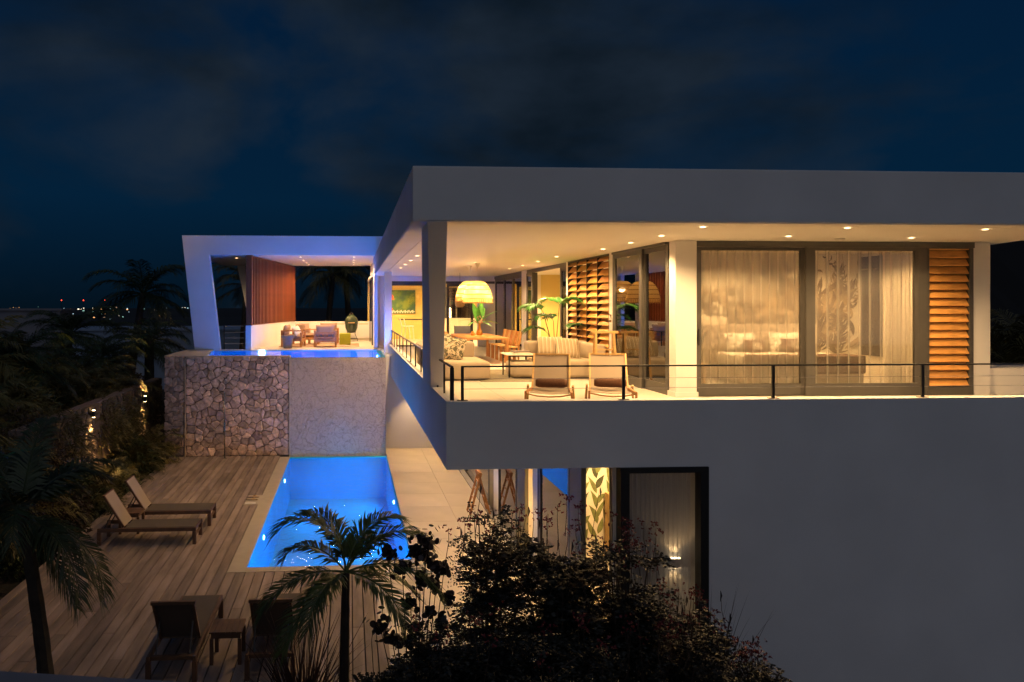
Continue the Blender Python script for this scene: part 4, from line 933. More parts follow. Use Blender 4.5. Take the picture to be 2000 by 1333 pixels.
# --- pendant lamps
def pendant(loc, s_, label, pw):
    t = thing('pendant_lamp', label, 'pendant lamp', loc, 0, 'straw pendant lamps over the dining table')
    prof = [(.12, .62), (.20, .59), (.29, .50), (.355, .38), (.395, .25), (.415, .13), (.425, .0)]
    b = MB(); b.lathe([(r_*s_, z_*s_) for r_, z_ in prof], 40, wob=.012); obj('lamp_shade', b, 'straw', t, smooth=True)
    b = MB()
    for r_, z_ in ((.295, .50), (.36, .375), (.40, .245), (.42, .12), (.428, .01)):
        b.lathe([(r_*s_+.004, z_*s_-.012), (r_*s_+.014, z_*s_), (r_*s_+.004, z_*s_+.012)], 40)
    for k in range(46):
        a_ = 2*math.pi*k/46; r_ = .43*s_; b.box(r_*math.cos(a_)-.006, r_*math.sin(a_)-.006, random.uniform(-.03, -.012), r_*math.cos(a_)+.006, r_*math.sin(a_)+.006, .10*s_)
    obj('rim_band', b, 'darkstraw', t)
    zc = CEIL-loc[2]
    b = MB(); b.tube([(0, 0, .45*s_), (0, 0, zc)], .006, 5); b.lathe([(.01, zc-.14), (.07, zc-.02), (.08, zc-.001)], 14); obj('cord', b, 'white', t)
    b = MB(); b.lathe([(0, .30), (.05, .33), (.06, .38), (.04, .43), (0, .45)], 12); obj('bulb', b, 'bulb', t, smooth=True)
    lamp('POINT', (loc[0], loc[1], loc[2]+.36*s_), pw, WARM2, .06)
pendant((3.59, 20.0, 5.00), 1.0, 'domed straw pendant lamp over the dining table, nearer of two overlapping', 190)
pendant((3.60, 21.4, 5.05), 1.0, 'domed straw pendant lamp over the dining table, partly hidden by the nearer one', 190)
t = thing('basket_lamp', 'small tan drum-shaped basket pendant beyond the dining table', 'pendant lamp', (4.02, 26.0, 4.86))
b = MB(); b.lathe([(.10, .0), (.17, .06), (.19, .22), (.16, .38), (.08, .44)], 20); obj('lamp_shade', b, 'lightwood', t, smooth=True)
b = MB(); b.tube([(0, 0, .4), (0, 0, CEIL-4.86)], .006, 5); obj('cord', b, 'black', t)

# --- potted palm by the sofa
def frond(L_, e0, droop, nl, leafL, leafW=.022, sweep=55, seg_=10, thick=.008, keep=1.0, rnd=random, vee=.25, hang=.3):
    """one feather leaf in local frame: starts at origin heading +X at elevation e0 and arcs down"""
    pts = [Vector((0, 0, 0))]; a_ = e0; st = L_/seg_; dirs = []
    for i in range(seg_):
        d_ = Vector((math.cos(a_), 0, math.sin(a_))); dirs.append(d_); pts.append(pts[-1]+d_*st); a_ -= droop/seg_*(.5+1.0*(i/seg_))
    dirs.append(dirs[-1])
    b = MB(); b.tube(pts, [thick*(1-.8*i/seg_) for i in range(seg_+1)], 4, caps=False)
    for i in range(nl):
        t = .14+.86*i/nl
        f_ = t*seg_; k = min(seg_-1, int(f_)); p_ = pts[k].lerp(pts[k+1], f_-k); d_ = dirs[k]
        ll = leafL*(.55+.75*math.sin(math.pi*min(1, t*.95))**.7)*(1-.25*t)*rnd.uniform(.85, 1.1)
        up = Vector((-d_.z, 0, d_.x))
        for s_ in (-1, 1):
            if rnd.random() > keep: continue
            sw_ = R(sweep-25*t+rnd.uniform(-8, 8)); v = (d_*math.cos(sw_)+Vector((0, s_, 0))*math.sin(sw_)+up*(vee+rnd.uniform(-.1, .1))).normalized()
            w_ = leafW*.5*rnd.uniform(.8, 1.2); wd_ = d_*w_
            m1 = p_+v*ll*.5+Vector((0, 0, -hang*.18*ll)); e_ = p_+v*ll+Vector((0, 0, -hang*ll*rnd.uniform(.7, 1.3)))
            b.add([p_-wd_*.4, p_+wd_*.4, m1+wd_, m1-wd_, e_], [(0, 1, 2, 3), (3, 2, 4)])
    return b
t = thing('potted_palm', 'tall green potted palm with feathery leaves behind the right-hand sofa', 'plant', (5.32, 18.3, FL))
b = MB(); b.lathe([(0, 0), (.20, 0), (.25, .40), (.27, .42), (.24, .42), (.22, .36), (0, .36)], 18); obj('pot', b, 'potgrey', t)
b = MB()
tops = [(-.33, 0, 1.55), (.12, .05, 1.72), (-.05, 0, 1.3), (.30, .0, 1.05), (-.22, -.1, .98)]
for (x_, y_, z_) in tops: b.tube([(x_*.1, 0, .36), (x_*.4, y_*.4, z_*.55), (x_, y_, z_)], [.016, .012, .008], 5)
obj('stem', b, 'trunk', t)
rr = random.Random(11)
for (x_, y_, z_), azs in zip(tops, ([170, 215, 130], [60, 15, -30, 120], [100, 200], [5, -25, 40], [185, 150])):
    for az in azs:
        fb = frond(.62, R(38), R(95), 24, .30, .055, rnd=rr, thick=.006); o = obj('frond', fb, 'vaseleaf' if z_ > 1.5 else 'leafgreen', t, loc=(x_, y_, z_), rot=(0, 0, R(az+rr.uniform(-10, 10))))  # upper fronds take the lighter lamplit green

# --- bar, stools, painting, candle in the far room
t = thing('landscape_painting', 'large green canvas with orange shapes on the ochre wall', 'painting', (1.95, 35.98, 4.9))
m, n, l, p = newmat('painted_green_canvas'); p.inputs['Roughness'].default_value = .6
tcn = n.new('ShaderNodeTexCoord'); nn = n.new('ShaderNodeTexNoise'); nn.inputs['Scale'].default_value = 1.8; nn.inputs['Detail'].default_value = 5; l.new(tcn.outputs['Object'], nn.inputs[0])
crr = n.new('ShaderNodeValToRGB'); l.new(nn.outputs[0], crr.inputs[0]); es = crr.color_ramp.elements; es[0].position = .35; es[0].color = (.02, .07, .06, 1); es[1].position = .65; es[1].color = (.16, .22, .02, 1); q = es.new(.5); q.color = (.05, .12, .03, 1)
l.new(crr.outputs[0], p.inputs['Base Color']); M['canvas'] = m
b = MB(); b.box(-.1, -.04, -.38, 1.35, 0, .80); obj('canvas', b, 'canvas', t)
M['orange'] = mat('orange_paint', (.70, .10, .015), .5, .3, 6)
b = MB(); b.prism([(.0+.28*math.cos(a_*math.pi/10), .32+.34*math.sin(a_*math.pi/10)) for a_ in range(11)], -.046, -.041, 'y'); b.prism([(-.05, .10), (.05, .12), (.25, -.22), (-.05, -.22)], -.046, -.041, 'y'); obj('orange_shape', b, 'orange', t)
b = MB()
for k in range(22): b.box(-.08+k*.064, -.047, -.36+.05*(k % 2), -.04+k*.064, -.041, -.30+.05*(k % 3)*.6+.04)
obj('pale_strip', b, 'whitefab', t)
t = thing('bar_counter', 'dark-topped bar table in the far ochre room', 'table', (2.9, 34.2, FL))
b = MB(); b.box(-.55, -.3, 1.0, 1.0, .3, 1.05); obj('table_top', b, 'black', t); b = MB(); b.box(.7, -.25, 0, .78, .25, 1.0); obj('leg', b, 'black', t)
for k, x_ in enumerate((2.62, 2.82)):
    t = thing('bar_stool', ['white moulded bar stool at the dark bar table, left one', 'white moulded bar stool at the dark bar table, right one'][k], 'bar stool', (x_, 33.6+.25*k, FL), 0, 'white bar stools')
    b = MB(); b.box(-.2, -.2, .70, .2, .2, .735); b.prism([(-.2, .735), (-.17, .735), (-.25, 1.08), (-.28, 1.08)], -.19, .19, 'y'); obj('seat', b, 'white', t, bevel=.01)
    for sx in (-1, 1):
        for sy in (-1, 1): b = MB(); b.tube([(sx*.16, sy*.16, .70), (sx*.23, sy*.22, 0)], .012, 5); obj('leg', b, 'white', t)
t = thing('bright_candle_lamp', 'slim glowing white lamp standing on the sill of the dark back window', 'lamp', (5.05, 35.85, 4.31))
b = MB(); b.tube([(0, 0, .03), (0, 0, .48)], [.03, .022], 8); obj('lamp_tube', b, 'bulb', t); b = MB(); b.disc((0, 0, 0), .09, 14, th=.03); obj('base', b, 'white', t)
t = thing('kitchen_unit', 'pale cream kitchen cabinets below the dark back window', 'cabinet', (5.3, 35.6, FL))
b = MB(); b.box(-1.2, 0, 0, 1.5, .34, 1.0); obj('cabinet_body', b, 'wall_in', t); b = MB(); b.box(-1.25, -.03, 1.0, 1.55, .36, 1.05); obj('counter_top', b, 'whitefab', t)

# --- bedroom
t = thing('double_bed', 'wide bed with white linen, bench cover and cream headboard behind sheer curtains', 'bed', (9.4, 15.18, FL))
b = MB(); b.box(-1.45, .74, 0, 1.35, .85, 1.27); obj('headboard', b, 'beigefab', t, bevel=.02)
b = MB(); b.box(-1.1, -1.1, .05, 1.1, .7, .32); obj('bed_base', b, 'beigefab', t, bevel=.02)
seg('mattress', t, 2.2, 1.8, .32, (0, -.2, .33), 'whitefab', .08)
b = MB(); b.box(-1.13, -1.13, .30, 1.13, -.55, .67); obj('bed_throw', b, 'brownfab', t, bevel=.03)
for k, (x_, y_, z_, s_, mm, lb) in enumerate([(-.62, .48, .86, .62, 'whitefab', 'large white bed pillow on the left of the bed'), (.42, .48, .86, .66, 'whitefab', 'large white bed pillow on the right of the bed'), (-.42, .26, .78, .44, 'brownfab', 'small brown pillow in front of the left white pillow'), (.45, .26, .80, .46, 'brownfab', 'small brown pillow in front of the right white pillow')]):
    o = obj('bed_pillow', cushion(s_*1.1, s_*.72, .2), mm, loc=(9.4+x_, 15.18+y_, FL+z_), rot=(R(70), 0, R(3*k-4)), smooth=True); tag(o, lb, 'pillow')
    if k > 1:
        b = MB()
        for q in range(5): b.box(-.09+q*.045, -.10, .0, -.07+q*.045, .10-.03*(q % 2), .003)
        oo = obj('stitched_mark', b, 'whitefab', o, loc=(0, 0, .1)); 
t = thing('bedroom_chair', 'white armchair beside the bed seen through the left curtain', 'chair', (7.3, 15.4, FL), R(20))
b = MB(); b.box(-.3, -.3, .36, .3, .3, .46); b.box(-.3, .24, .46, .3, .32, 1.0); obj('seat', b, 'whitefab', t, bevel=.03)
for sx in (-1, 1):
    for sy in (-1, 1): b = MB(); b.box(sx*.26-.02, sy*.26-.02, 0, sx*.26+.02, sy*.26+.02, .36); obj('leg', b, 'lightwood', t)
t = thing('bedside_table', 'round wooden bedside table left of the bed behind the curtain', 'bedside table', (6.95, 14.2, FL))
b = MB(); b.lathe([(0, 0), (.27, 0), (.27, .16), (.24, .17), (.24, .46), (.27, .47), (.27, .52), (0, .52)], 24); obj('drum', b, 'lightwood', t)
t = thing('vase_bouquet', 'small spiky potted plant on the drum table behind the left curtain', 'plant', (6.95, 14.2, FL+.52))
b = MB(); b.lathe([(0, 0), (.08, 0), (.10, .18), (.08, .2)], 14); obj('pot', b, 'white', t)
rr = random.Random(9); b = MB()
for k in range(30): a_ = rr.uniform(0, 6.28); blade_leaf(b, (0, 0, .18), (math.cos(a_)*.6, math.sin(a_)*.6, 1), rr.uniform(.5, .95), .05, .6, n_=5)
obj('foliage', b, 'mural', t)
# mural of plants on the bedroom wall
t = thing('botanical_mural', 'sepia jungle mural with a perching bird across the bedroom wall', 'mural', (9.5, 16.045, FL))
rr = random.Random(21); b1 = MB(); b2 = MB(); cnt = 0
def mleaf(b, bx, bz, ang_, ln, w, bend=0):
    global cnt; cnt += 1
    leaf_blade(b, (bx, bz), (bx+ln*math.cos(ang_), bz+ln*math.sin(ang_)), w, 16.044-cnt*.00002, bend)
for k in range(60):
    x0 = rr.uniform(6.6, 9.4) if k > 46 else rr.uniform(9.3, 11.7); z0 = FL+rr.uniform(.4, 1.7); a0 = rr.uniform(R(35), R(145)); ln = rr.uniform(.7, 1.5)
    if x0 < 8.5: ln *= .7
    b_ = b1 if rr.random() < .6 else b2
    for i in range(14):
        t_ = i/14; a1 = a0+.5*(t_-.3); px_, pz_ = x0+ln*t_*math.cos(a1), z0+ln*t_*math.sin(a1)
        for s_ in (-1, 1): mleaf(b_, px_, pz_, a1+s_*rr.uniform(.6, .95), rr.uniform(.16, .34)*(1-.5*t_), rr.uniform(.03, .06), s_*.02)
    mleaf(b_, x0, z0, a0, ln, .022, .05)
for k in range(50): mleaf(b2 if k % 2 else b1, rr.uniform(9.2, 11.7), FL+rr.uniform(.6, 2.1), rr.uniform(.4, 2.6), rr.uniform(.4, .8), rr.uniform(.09, .16), rr.uniform(-.08, .08))
for k in range(8):  # tree stem with perching bird
    mleaf(b1, 10.75+.02*k, FL+.5+k*.22, R(86), .34, .07)
mleaf(b1, 10.63, 5.42, R(62), .42, .14, -.02); mleaf(b1, 10.80, 5.74, R(-18), .16, .05, .02); mleaf(b1, 10.62, 5.45, R(-104), .20, .05)
o = obj('plant_print', b1, 'mural', t, world=True); obj('plant_print', b2, 'mural2', t, world=True)
t = thing('indoor_shutter', 'dark brown louvred shutter on the bedroom side wall', 'shutter', (11.88, 15.7, FL))
b = MB(); b.box(11.86, 15.38, FL+.55, 11.899, 16.0, 6.05); f_ = obj('shutter_frame', b, 'darkwood', t, world=True)
for k in range(17): b = MB(); b.box(11.845, 15.42, FL+.60+k*.13, 11.859, 15.96, FL+.71+k*.13); obj('shutter_slat', b, 'darkwood', t, world=True)
b = MB(); b.box(11.78, 15.45, 5.74, 11.81, 16.0, 5.77); obj('rail', b, 'steel', t, world=True)
for (x0, x1, w_, lb) in ((6.5, 8.65, 13, 'sheer cream curtain hanging in folds behind the left bedroom door'), (8.7, 10.62, 9, 'sheer cream curtain in loose folds behind the right bedroom door'), (10.35, 11.1, 9, 'gathered cream curtain bunched beside the fat-slatted louvre')):
    tag(obj('sheer_curtain', curtain(x0, x1, FL+.05, 5.97, 13.22 if x1 < 11 else 13.32, w_, .035), 'sheerR' if x0 == 8.7 else 'sheer', smooth=True), lb, 'curtain')
tag(obj('sheer_curtain', curtain(13.3, 15.8, FL+.05, 5.97, 6.30, 14, .035, along='y'), 'sheer', smooth=True), 'sheer cream curtain behind the terrace side glass doors', 'curtain')
b = MB(); b.box(6.55, 13.16, 5.97, 11.1, 13.36, 6.01); vp('curtain_track', b, 'white')
print('FURN')

# ================================================================== lower deck loungers
def lounger(loc, rz, label):
    t = thing('sun_lounger', label, 'sun lounger', loc, rz, 'dark teak sun loungers on the deck')
    for s_ in (-1, 1):
        b = MB(); b.box(-1.0, s_*.30-.02, .27, 1.0, s_*.30+.02, .345); obj('side_rail', b, 'darkteak', t, bevel=.004)
        b = MB(); b.box(.93, s_*.30-.035, 0, 1.0, s_*.30+.035, .27); obj('leg', b, 'darkteak', t)
        b = MB(); b.box(-1.0, s_*.30-.03, 0, -.93, s_*.30+.03, .27); obj('leg', b, 'darkteak', t)
        b = MB(); b.bar((-.48, s_*.26, .36), (-.88, s_*.26, 1.0), .035, .04); obj('back_frame', b, 'darkteak', t)
        b = MB(); b.bar((-.70, s_*.22, .68), (-.90, s_*.22, .30), .015, .02); obj('back_support', b, 'frame', t)
    for q_ in ((-.96, -.28, .28, -.90, .28, .33), (.94, -.28, .14, .98, .28, .18), (.95, -.28, .29, .99, .28, .345)): b = MB(); b.box(*q_); obj('cross_bar', b, 'darkteak', t)
    b = MB(); b.bar((-.88, -.29, 1.0), (-.88, .29, 1.0), .045, .04); obj('head_bar', b, 'darkteak', t)
    b = MB(); b.box(-.45, -.28, .335, .96, .28, .352); obj('seat_mesh', b, 'darkfab', t)
    b = MB(); mt_ = Matrix.Translation((-.47, 0, .37)) @ Matrix.Rotation(R(-32), 4, 'Y'); b.box(-.008, -.245, 0, .008, .245, .76, mt_); o = obj('back_mesh', b, 'taupefab' if rz == 0 else 'darkfab', t)
    return t
lounger((-4.17, 15.33, 0), 0, 'dark teak lounger by the left deck edge, nearer of the side-on pair')
lounger((-4.10, 16.55, 0), 0, 'dark teak lounger by the left deck edge, farther of the side-on pair')
lounger((-2.33, 10.5, 0), R(90), 'dark teak lounger seen from behind, left of the small table')
lounger((-1.05, 10.5, 0), R(90), 'dark teak lounger seen from behind, right of the small table and partly behind palm leaves')
def small_table(loc, label, rz=0):
    t = thing('low_table', label, 'side table', loc, rz, 'low teak tables between loungers')
    for k in range(6): b = MB(); b.box(-.225+k*.075, -.21, .43, -.155+k*.075, .21, .45); obj('top_slat', b, 'darkteak', t)
    b = MB(); b.box(-.20, -.20, .36, .20, -.18, .429); b.box(-.20, .18, .36, .20, .20, .429); b.box(-.2, -.18, .36, -.18, .18, .429); b.box(.18, -.18, .36, .2, .18, .429); obj('apron', b, 'darkteak', t)
    for sx in (-1, 1):
        for sy in (-1, 1): b = MB(); b.box(sx*.19-.025, sy*.19-.025, 0, sx*.19+.025, sy*.19+.025, .36); obj('leg', b, 'darkteak', t)
small_table((-1.70, 10.15, 0), 'low square teak table between the two loungers seen from behind')
small_table((-4.75, 15.95, 0), 'low teak table between the two side-on loungers at the deck edge')

# ================================================================== near parapet and neighbours
M['greyhouse'] = mat('dull_grey_render', (.20, .20, .23), .9, .1, 2)
b = MB(); b.prism([(-6, 5.75), (-2.44, 5.155), (-.6, 4.85), (-.6, 4.0), (-6, 4.3)], -1.5, 2.38, 'z')
o = obj('near_parapet', b, 'greyhouse', bevel=.01); tag(o, 'rendered parapet top crossing the bottom left corner', 'wall')
M['bluehouse'] = mat('blue_grey_render', (.24, .31, .42), .9, .1, 2)
t = thing('neighbour_house', 'plain grey flat-roofed neighbouring house at the far left edge', 'house', (-16, 32, -1.5))
b = MB(); b.box(-26, 30, -1.75, -11.8, 31.2, 4.72); obj('wall', b, 'greyhouse', t, world=True)
b = MB(); b.box(-26.1, 29.9, 4.72, -11.7, 31.3, 4.80); obj('roof', b, 'greyhouse', t, world=True)
t = thing('neighbour_house', 'long low blue-grey house beyond the palms with a dark gutter line', 'house', (-13, 48, -1.5))
b = MB(); b.box(-19.5, 45, -1.75, -6.5, 52, 3.36); obj('wall', b, 'bluehouse', t, world=True)
b = MB(); b.box(-19.6, 44.9, 3.36, -6.4, 52.1, 3.46); obj('roof', b, 'bluehouse', t, world=True)
t = thing('neighbour_shed', 'long low grey roof under a hill at the right edge', 'house', (26, 30, -1.5))
b = MB(); b.box(20, 28, -1.75, 46, 33, 3.75); obj('wall', b, 'trunk', t, world=True)

# garden retaining wall pieces with sconces
t = thing('garden_wall', 'rough dark stone garden wall lit by two small sconces among the palms', 'wall', (-8, 22, -1.75))
b = MB(); mt_ = Matrix.Translation((-7.10, 16.0, 0)) @ Matrix.Rotation(R(90), 4, 'Z')
b.box(0, 0, -1.75, 11.5, .3, 2.2, mt_); obj('wall', b, 'mortar', t, world=True)
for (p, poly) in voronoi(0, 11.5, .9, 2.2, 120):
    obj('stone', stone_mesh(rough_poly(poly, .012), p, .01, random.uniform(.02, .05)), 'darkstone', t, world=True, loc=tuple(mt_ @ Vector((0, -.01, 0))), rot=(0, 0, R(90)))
for k, (y_, z_, lb) in enumerate(((19.95, 1.98, 'small up-and-down sconce on the garden wall, left one'), (24.85, 1.75, 'small up-and-down sconce on the garden wall, right one nearer the stone wall'))):
    t = thing('garden_sconce', lb, 'wall lamp', (-6.96, y_, z_), R(90), 'garden wall sconces')
    b = MB(); b.lathe([(.04, -.09), (.045, -.09), (.045, .09), (.04, .09)], 12); b.box(-.02, .0, -.02, .02, .12, .02); obj('lamp_body', b, 'black', t)
    b = MB(); b.disc((0, 0, .06), .04, 12, th=.035); b.disc((0, 0, -.095), .04, 12, th=.035); obj('lamp_lens', b, 'bulb', t)
    lamp('SPOT', (-6.92, y_, z_+.11), 70, WARM2, .02, (R(180), 0, 0), R(70), .5); lamp('SPOT', (-6.92, y_, z_-.11), 70, WARM2, .02, (0, 0, 0), R(70), .5)
# bougainvillea-free planting soil left of deck
b = MB(); b.prism([(-40, -5), (-5.9, -5), (-5.9, 23.6), (-6.3, 60), (-40, 60)], -1.74, -.25, 'z'); struct('garden_soil', b, 'soil')

# ================================================================== city lights
M['cl'] = [emat('light_%s' % a_, c_, s_) for a_, c_, s_ in (('white', (1, .85, .65), 2.2), ('amber', (1, .45, .15), 1.6), ('cool', (.6, .9, 1), 1.3), ('dim', (1, .6, .35), .5), ('green', (.5, 1, .8), .9))]
M['clred'] = emat('red_beacon', (1, .05, .02), 5)
cmesh = []
for m_ in M['cl']:
    b = MB(); b.lathe([(0, -.5), (.45, -.2), (.5, .1), (.3, .45), (0, .5)], 8); me = b.mesh('distant_light', m_); cmesh.append(me)
def farpt(u, v, Y):
    th_ = math.atan(80/1400.); a_ = (u-763)/1400; c_, s_ = math.cos(th_), math.sin(th_)
    r_ = (c_*a_+s_, -s_*a_+c_, -(v-597)/1400); k_ = Y/r_[1]; return (r_[0]*k_, Y, CZ+r_[2]*k_)
rr = random.Random(13)
for k in range(62):
    u = rr.choice((rr.uniform(4, 118) if rr.random() < .5 else rr.uniform(130, 330), rr.uniform(120, 240), rr.uniform(130, 260), rr.uniform(130, 345), rr.uniform(240, 345), rr.uniform(345, 372))); v = rr.choice((600.5+abs(rr.gauss(0, 5)), rr.uniform(601, 633)))
    if u < 118: v = rr.uniform(599, 604)
    Y = 1150-(v-600)*6; z_ = farpt(u, v, Y)
    ci = rr.randrange(5); o = obj('distant_light', cmesh[ci], None, loc=z_); s_ = rr.choice((.6, .9, 1.5)); o.scale = (s_*rr.choice((1, 1, 2)), s_, s_)
    reg = 'above the grey neighbouring house' if u < 118 else ('under the three red beacons' if u < 215 else ('among the coconut palm leaves' if u < 325 else 'close beside the leaning pavilion leg'))
    tag(o, '%s town light %s%s' % (('warm white', 'amber', 'bluish white', 'dim orange', 'pale greenish')[ci], reg, ', low on the slope' if v > 612 else ', near the skyline'), 'light', 'lights of the distant town')
b = MB(); b.lathe([(0, -.5), (.5, 0), (0, .5)], 8); me = b.mesh('red_beacon', 'clred')
for k, u in enumerate((120, 163, 205)):
    x_, y_, z_ = farpt(u, 587, 1100); t = thing('radio_mast', ['distant mast with red beacon, left of three', 'distant mast with red beacon, middle of three', 'distant mast with red beacon, right of three'][k], 'mast', (x_, y_, -10), 0, 'masts with red beacons')
    o = obj('beacon', me, None, t, loc=(0, 0, z_+10)); o.scale = (2, 2, 2)
    b = MB(); b.tube([(0, 0, 0), (0, 0, z_+9)], .25, 4); obj('mast', b, 'black', t)

# ================================================================== palms
def frond_set(L_, leafL, nl, seeds, e0s, droops, w, mtl, **k):
    out_ = []
    for s_, e0, dr in zip(seeds, e0s, droops):
        fb = frond(L_, R(e0), R(dr), nl, leafL, w, rnd=random.Random(s_), **k); out_.append(fb.mesh('frond', mtl))
    return out_
FS = {
 'coco': frond_set(2.6, .75, 46, (1, 2, 3, 4), (60, 35, 10, -15), (100, 95, 80, 50), .05, 'palmgreen', thick=.03, hang=.45),
 'coco_olive': frond_set(2.6, .75, 46, (5, 6, 7, 8), (60, 35, 10, -15), (110, 105, 85, 50), .05, 'palmolive', thick=.03, hang=.5),
 'areca': frond_set(1.8, .55, 40, (9, 10, 11, 12), (78, 62, 45, 25), (85, 100, 110, 90), .035, 'palmolive', thick=.018, hang=.5),
 'small': frond_set(1.25, .36, 44, (13, 14, 15, 16), (65, 45, 20, -10), (120, 120, 100, 70), .026, 'palmgreen', thick=.014, hang=.4),
}
def palm(name, label, x, y, z0, h, kind, nf, sc=1, trunk=.12, lean=(0, 0), cat='palm tree', group=None, seed=0, el=(0, 1, 2, 3)):
    rr = random.Random(seed+int(x*10)); t = thing(name, label, cat, (x, y, z0), 0, group)
    b = MB(); n_ = 14; b.tube([(lean[0]*(i/n_)**1.6, lean[1]*(i/n_)**1.6, h*i/n_) for i in range(n_+1)], [trunk*(1.15-.4*i/n_)*(1+.07*(i % 2)) for i in range(n_+1)], 8); obj('trunk', b, 'trunk', t)
    for k in range(nf):
        az = 360*k/nf+rr.uniform(-18, 18)+(k % 2)*12; o = obj('frond', FS[kind][el[k*7 % len(el)]], None, t, loc=(lean[0], lean[1], h-.02), rot=(0, R(rr.uniform(-8, 8)), R(az))); s_ = sc*rr.uniform(.85, 1.12); o.scale = (s_, s_, s_)
    return t
G1 = 'palms in the dark garden'
palm('coconut_palm', 'dark coconut palm silhouetted against the sky left of the pavilion', -10.4, 34, -1.5, 7.0, 'coco', 22, 1.0, .2, (.8, 0), group=G1, seed=1)
palm('coconut_palm', 'dark coconut palm behind the open middle of the pavilion, left crown', -1.6, 44, -1.5, 8.4, 'coco_olive', 20, 1.15, .2, (.6, 0), group=G1, seed=2)
palm('coconut_palm', 'dark coconut palm behind the right half of the pavilion opening', .2, 46, -1.5, 9.4, 'coco', 22, 1.25, .2, (-.6, 0), group=G1, seed=3)
palm('coconut_palm', 'olive coconut palm seen between the leaning frame and slatted screen', -6.2, 41, -1.5, 7.6, 'coco_olive', 18, 1.0, .2, (.4, 0), group=G1, seed=4)
palm('coconut_palm', 'short date-like palm just left of the stone wall top', -7.5, 27.5, -1.5, 5.1, 'coco', 16, .62, .16, (0, 0), group=G1, seed=5)
for q_, (x_, y_, h_, sc_, lb) in enumerate([(-9.3, 20.4, 3.9, .68, 'taller dark palm rising behind the left garden sconce'), (-8.6, 25.2, 3.6, .62, 'taller dark palm rising behind the right garden sconce'), (-10.2, 26.8, 4.4, .72, 'taller dark palm in front of the seam between the neighbouring houses'), (-10.8, 18.6, 3.9, .70, 'taller dark palm below the middle of the grey house wall'), (-7.9, 28.4, 3.9, .66, 'dark palm just behind the stone wall corner, in front of the blue-grey house')]):
    palm('garden_palm', lb, x_, y_, -.5, h_, 'coco', 26, sc_, .09, (0, 0), group=G1, seed=80+q_)
for i, (x_, y_, h_, sc_, lb) in enumerate([
  (-9.8, 19.0, 3.5, 1.1, 'clumping palm with yellow-green drooping leaves below the grey house'),
  (-8.6, 17.0, 2.4, .95, 'clumping palm above the left garden sconce'),
  (-8.6, 22.4, 2.4, .95, 'clumping palm between the two garden sconces'),
  (-8.3, 25.6, 2.0, .9, 'bushy palm in front of the blue-grey house'),
  (-11.2, 22.5, 3.0, 1.1, 'bushy palm near the corner of the grey neighbouring house'),
  (-10.4, 25.8, 2.2, 1.1, 'dark bushy palm between the neighbouring houses'),
  (-6.4, 21.8, .5, .62, 'low palm at the deck edge beside the stone wall'),
  (-6.45, 19.2, .5, .62, 'low palm at the deck edge just below the left sconce'),
  (-6.4, 17.3, .6, .66, 'low palm at the deck edge behind the side-on loungers'),
  (-6.4, 23.3, .6, .70, 'low palm against the left end of the stone wall'),
  (-6.9, 14.9, 1.1, .85, 'low palm overhanging the nearer side-on lounger'),
  (-6.9, 12.4, 1.6, .9, 'palm at the left edge of the deck near the foreground trunk'),
  (-10.2, 17.0, 3.2, 1.1, 'olive palm at the left picture edge below the grey house'),
  (-9.0, 20.6, 2.9, 1.0, 'olive palm rising just behind the garden wall, left of its middle'),
  (-8.4, 24.0, 2.5, .95, 'olive palm rising just behind the right end of the garden wall'),
  (-6.35, 20.4, .3, .55, 'small arching palm in front of the garden wall between its sconces'),
  (-6.3, 22.6, .4, .6, 'small arching palm at the far left corner of the deck'),
  (-8.3, 14.0, 2.6, 1.1, 'dark clumping palm at the left picture edge, middle height'),
  (-7.9, 15.6, 1.9, .9, 'dark clumping palm behind the foreground palm crown')]):
    palm('garden_palm', lb, x_, y_, -.5, h_, 'areca', 20, sc_, .07, (0, 0), group=G1, seed=20+i)
palm('garden_palm', 'feathery palm lit olive beyond the low wall at the right edge', 15.9, 16.4, -1.5, 4.4, 'areca', 22, 1.0, .07, group=G1, seed=50)
palm('garden_palm', 'second feathery palm at the far right picture edge', 17.3, 17.4, -1.5, 5.0, 'areca', 20, 1.1, .07, group=G1, seed=51)
def bush_mesh(seed, r_, h_, n_, ll, lw, mtl):
    rr_ = random.Random(seed); b = MB()
    for k in range(n_):
        a_ = rr_.uniform(0, 6.28); q_ = rr_.random()**.5*r_; z_ = h_*rr_.uniform(.15, 1)*(1-.45*(q_/r_)**2); p_ = Vector((q_*math.cos(a_), q_*math.sin(a_), z_))
        d_ = Vector((math.cos(a_)*rr_.uniform(.2, 1.1), math.sin(a_)*rr_.uniform(.2, 1.1), rr_.uniform(-.5, .9))).normalized(); L_ = ll*rr_.uniform(.6, 1.3)
        s_ = d_.cross(Vector((rr_.uniform(-1, 1), rr_.uniform(-1, 1), 1))).normalized()*lw*.5; m_ = p_+d_*L_*.5; b.add([p_, m_+s_, p_+d_*L_+Vector((0, 0, -.25*L_)), m_-s_], [(0, 1, 2, 3)])
    return b.mesh('foliage', mtl)
BM = [bush_mesh(1, 1.1, 1.9, 2600, .34, .035, 'palmolive'), bush_mesh(2, 1.0, 1.5, 2400, .16, .07, 'bushgreen'), bush_mesh(3, .8, 1.1, 1800, .42, .03, 'palmgreen'), bush_mesh(4, 1.2, 2.2, 3000, .14, .06, 'bushbrown')]
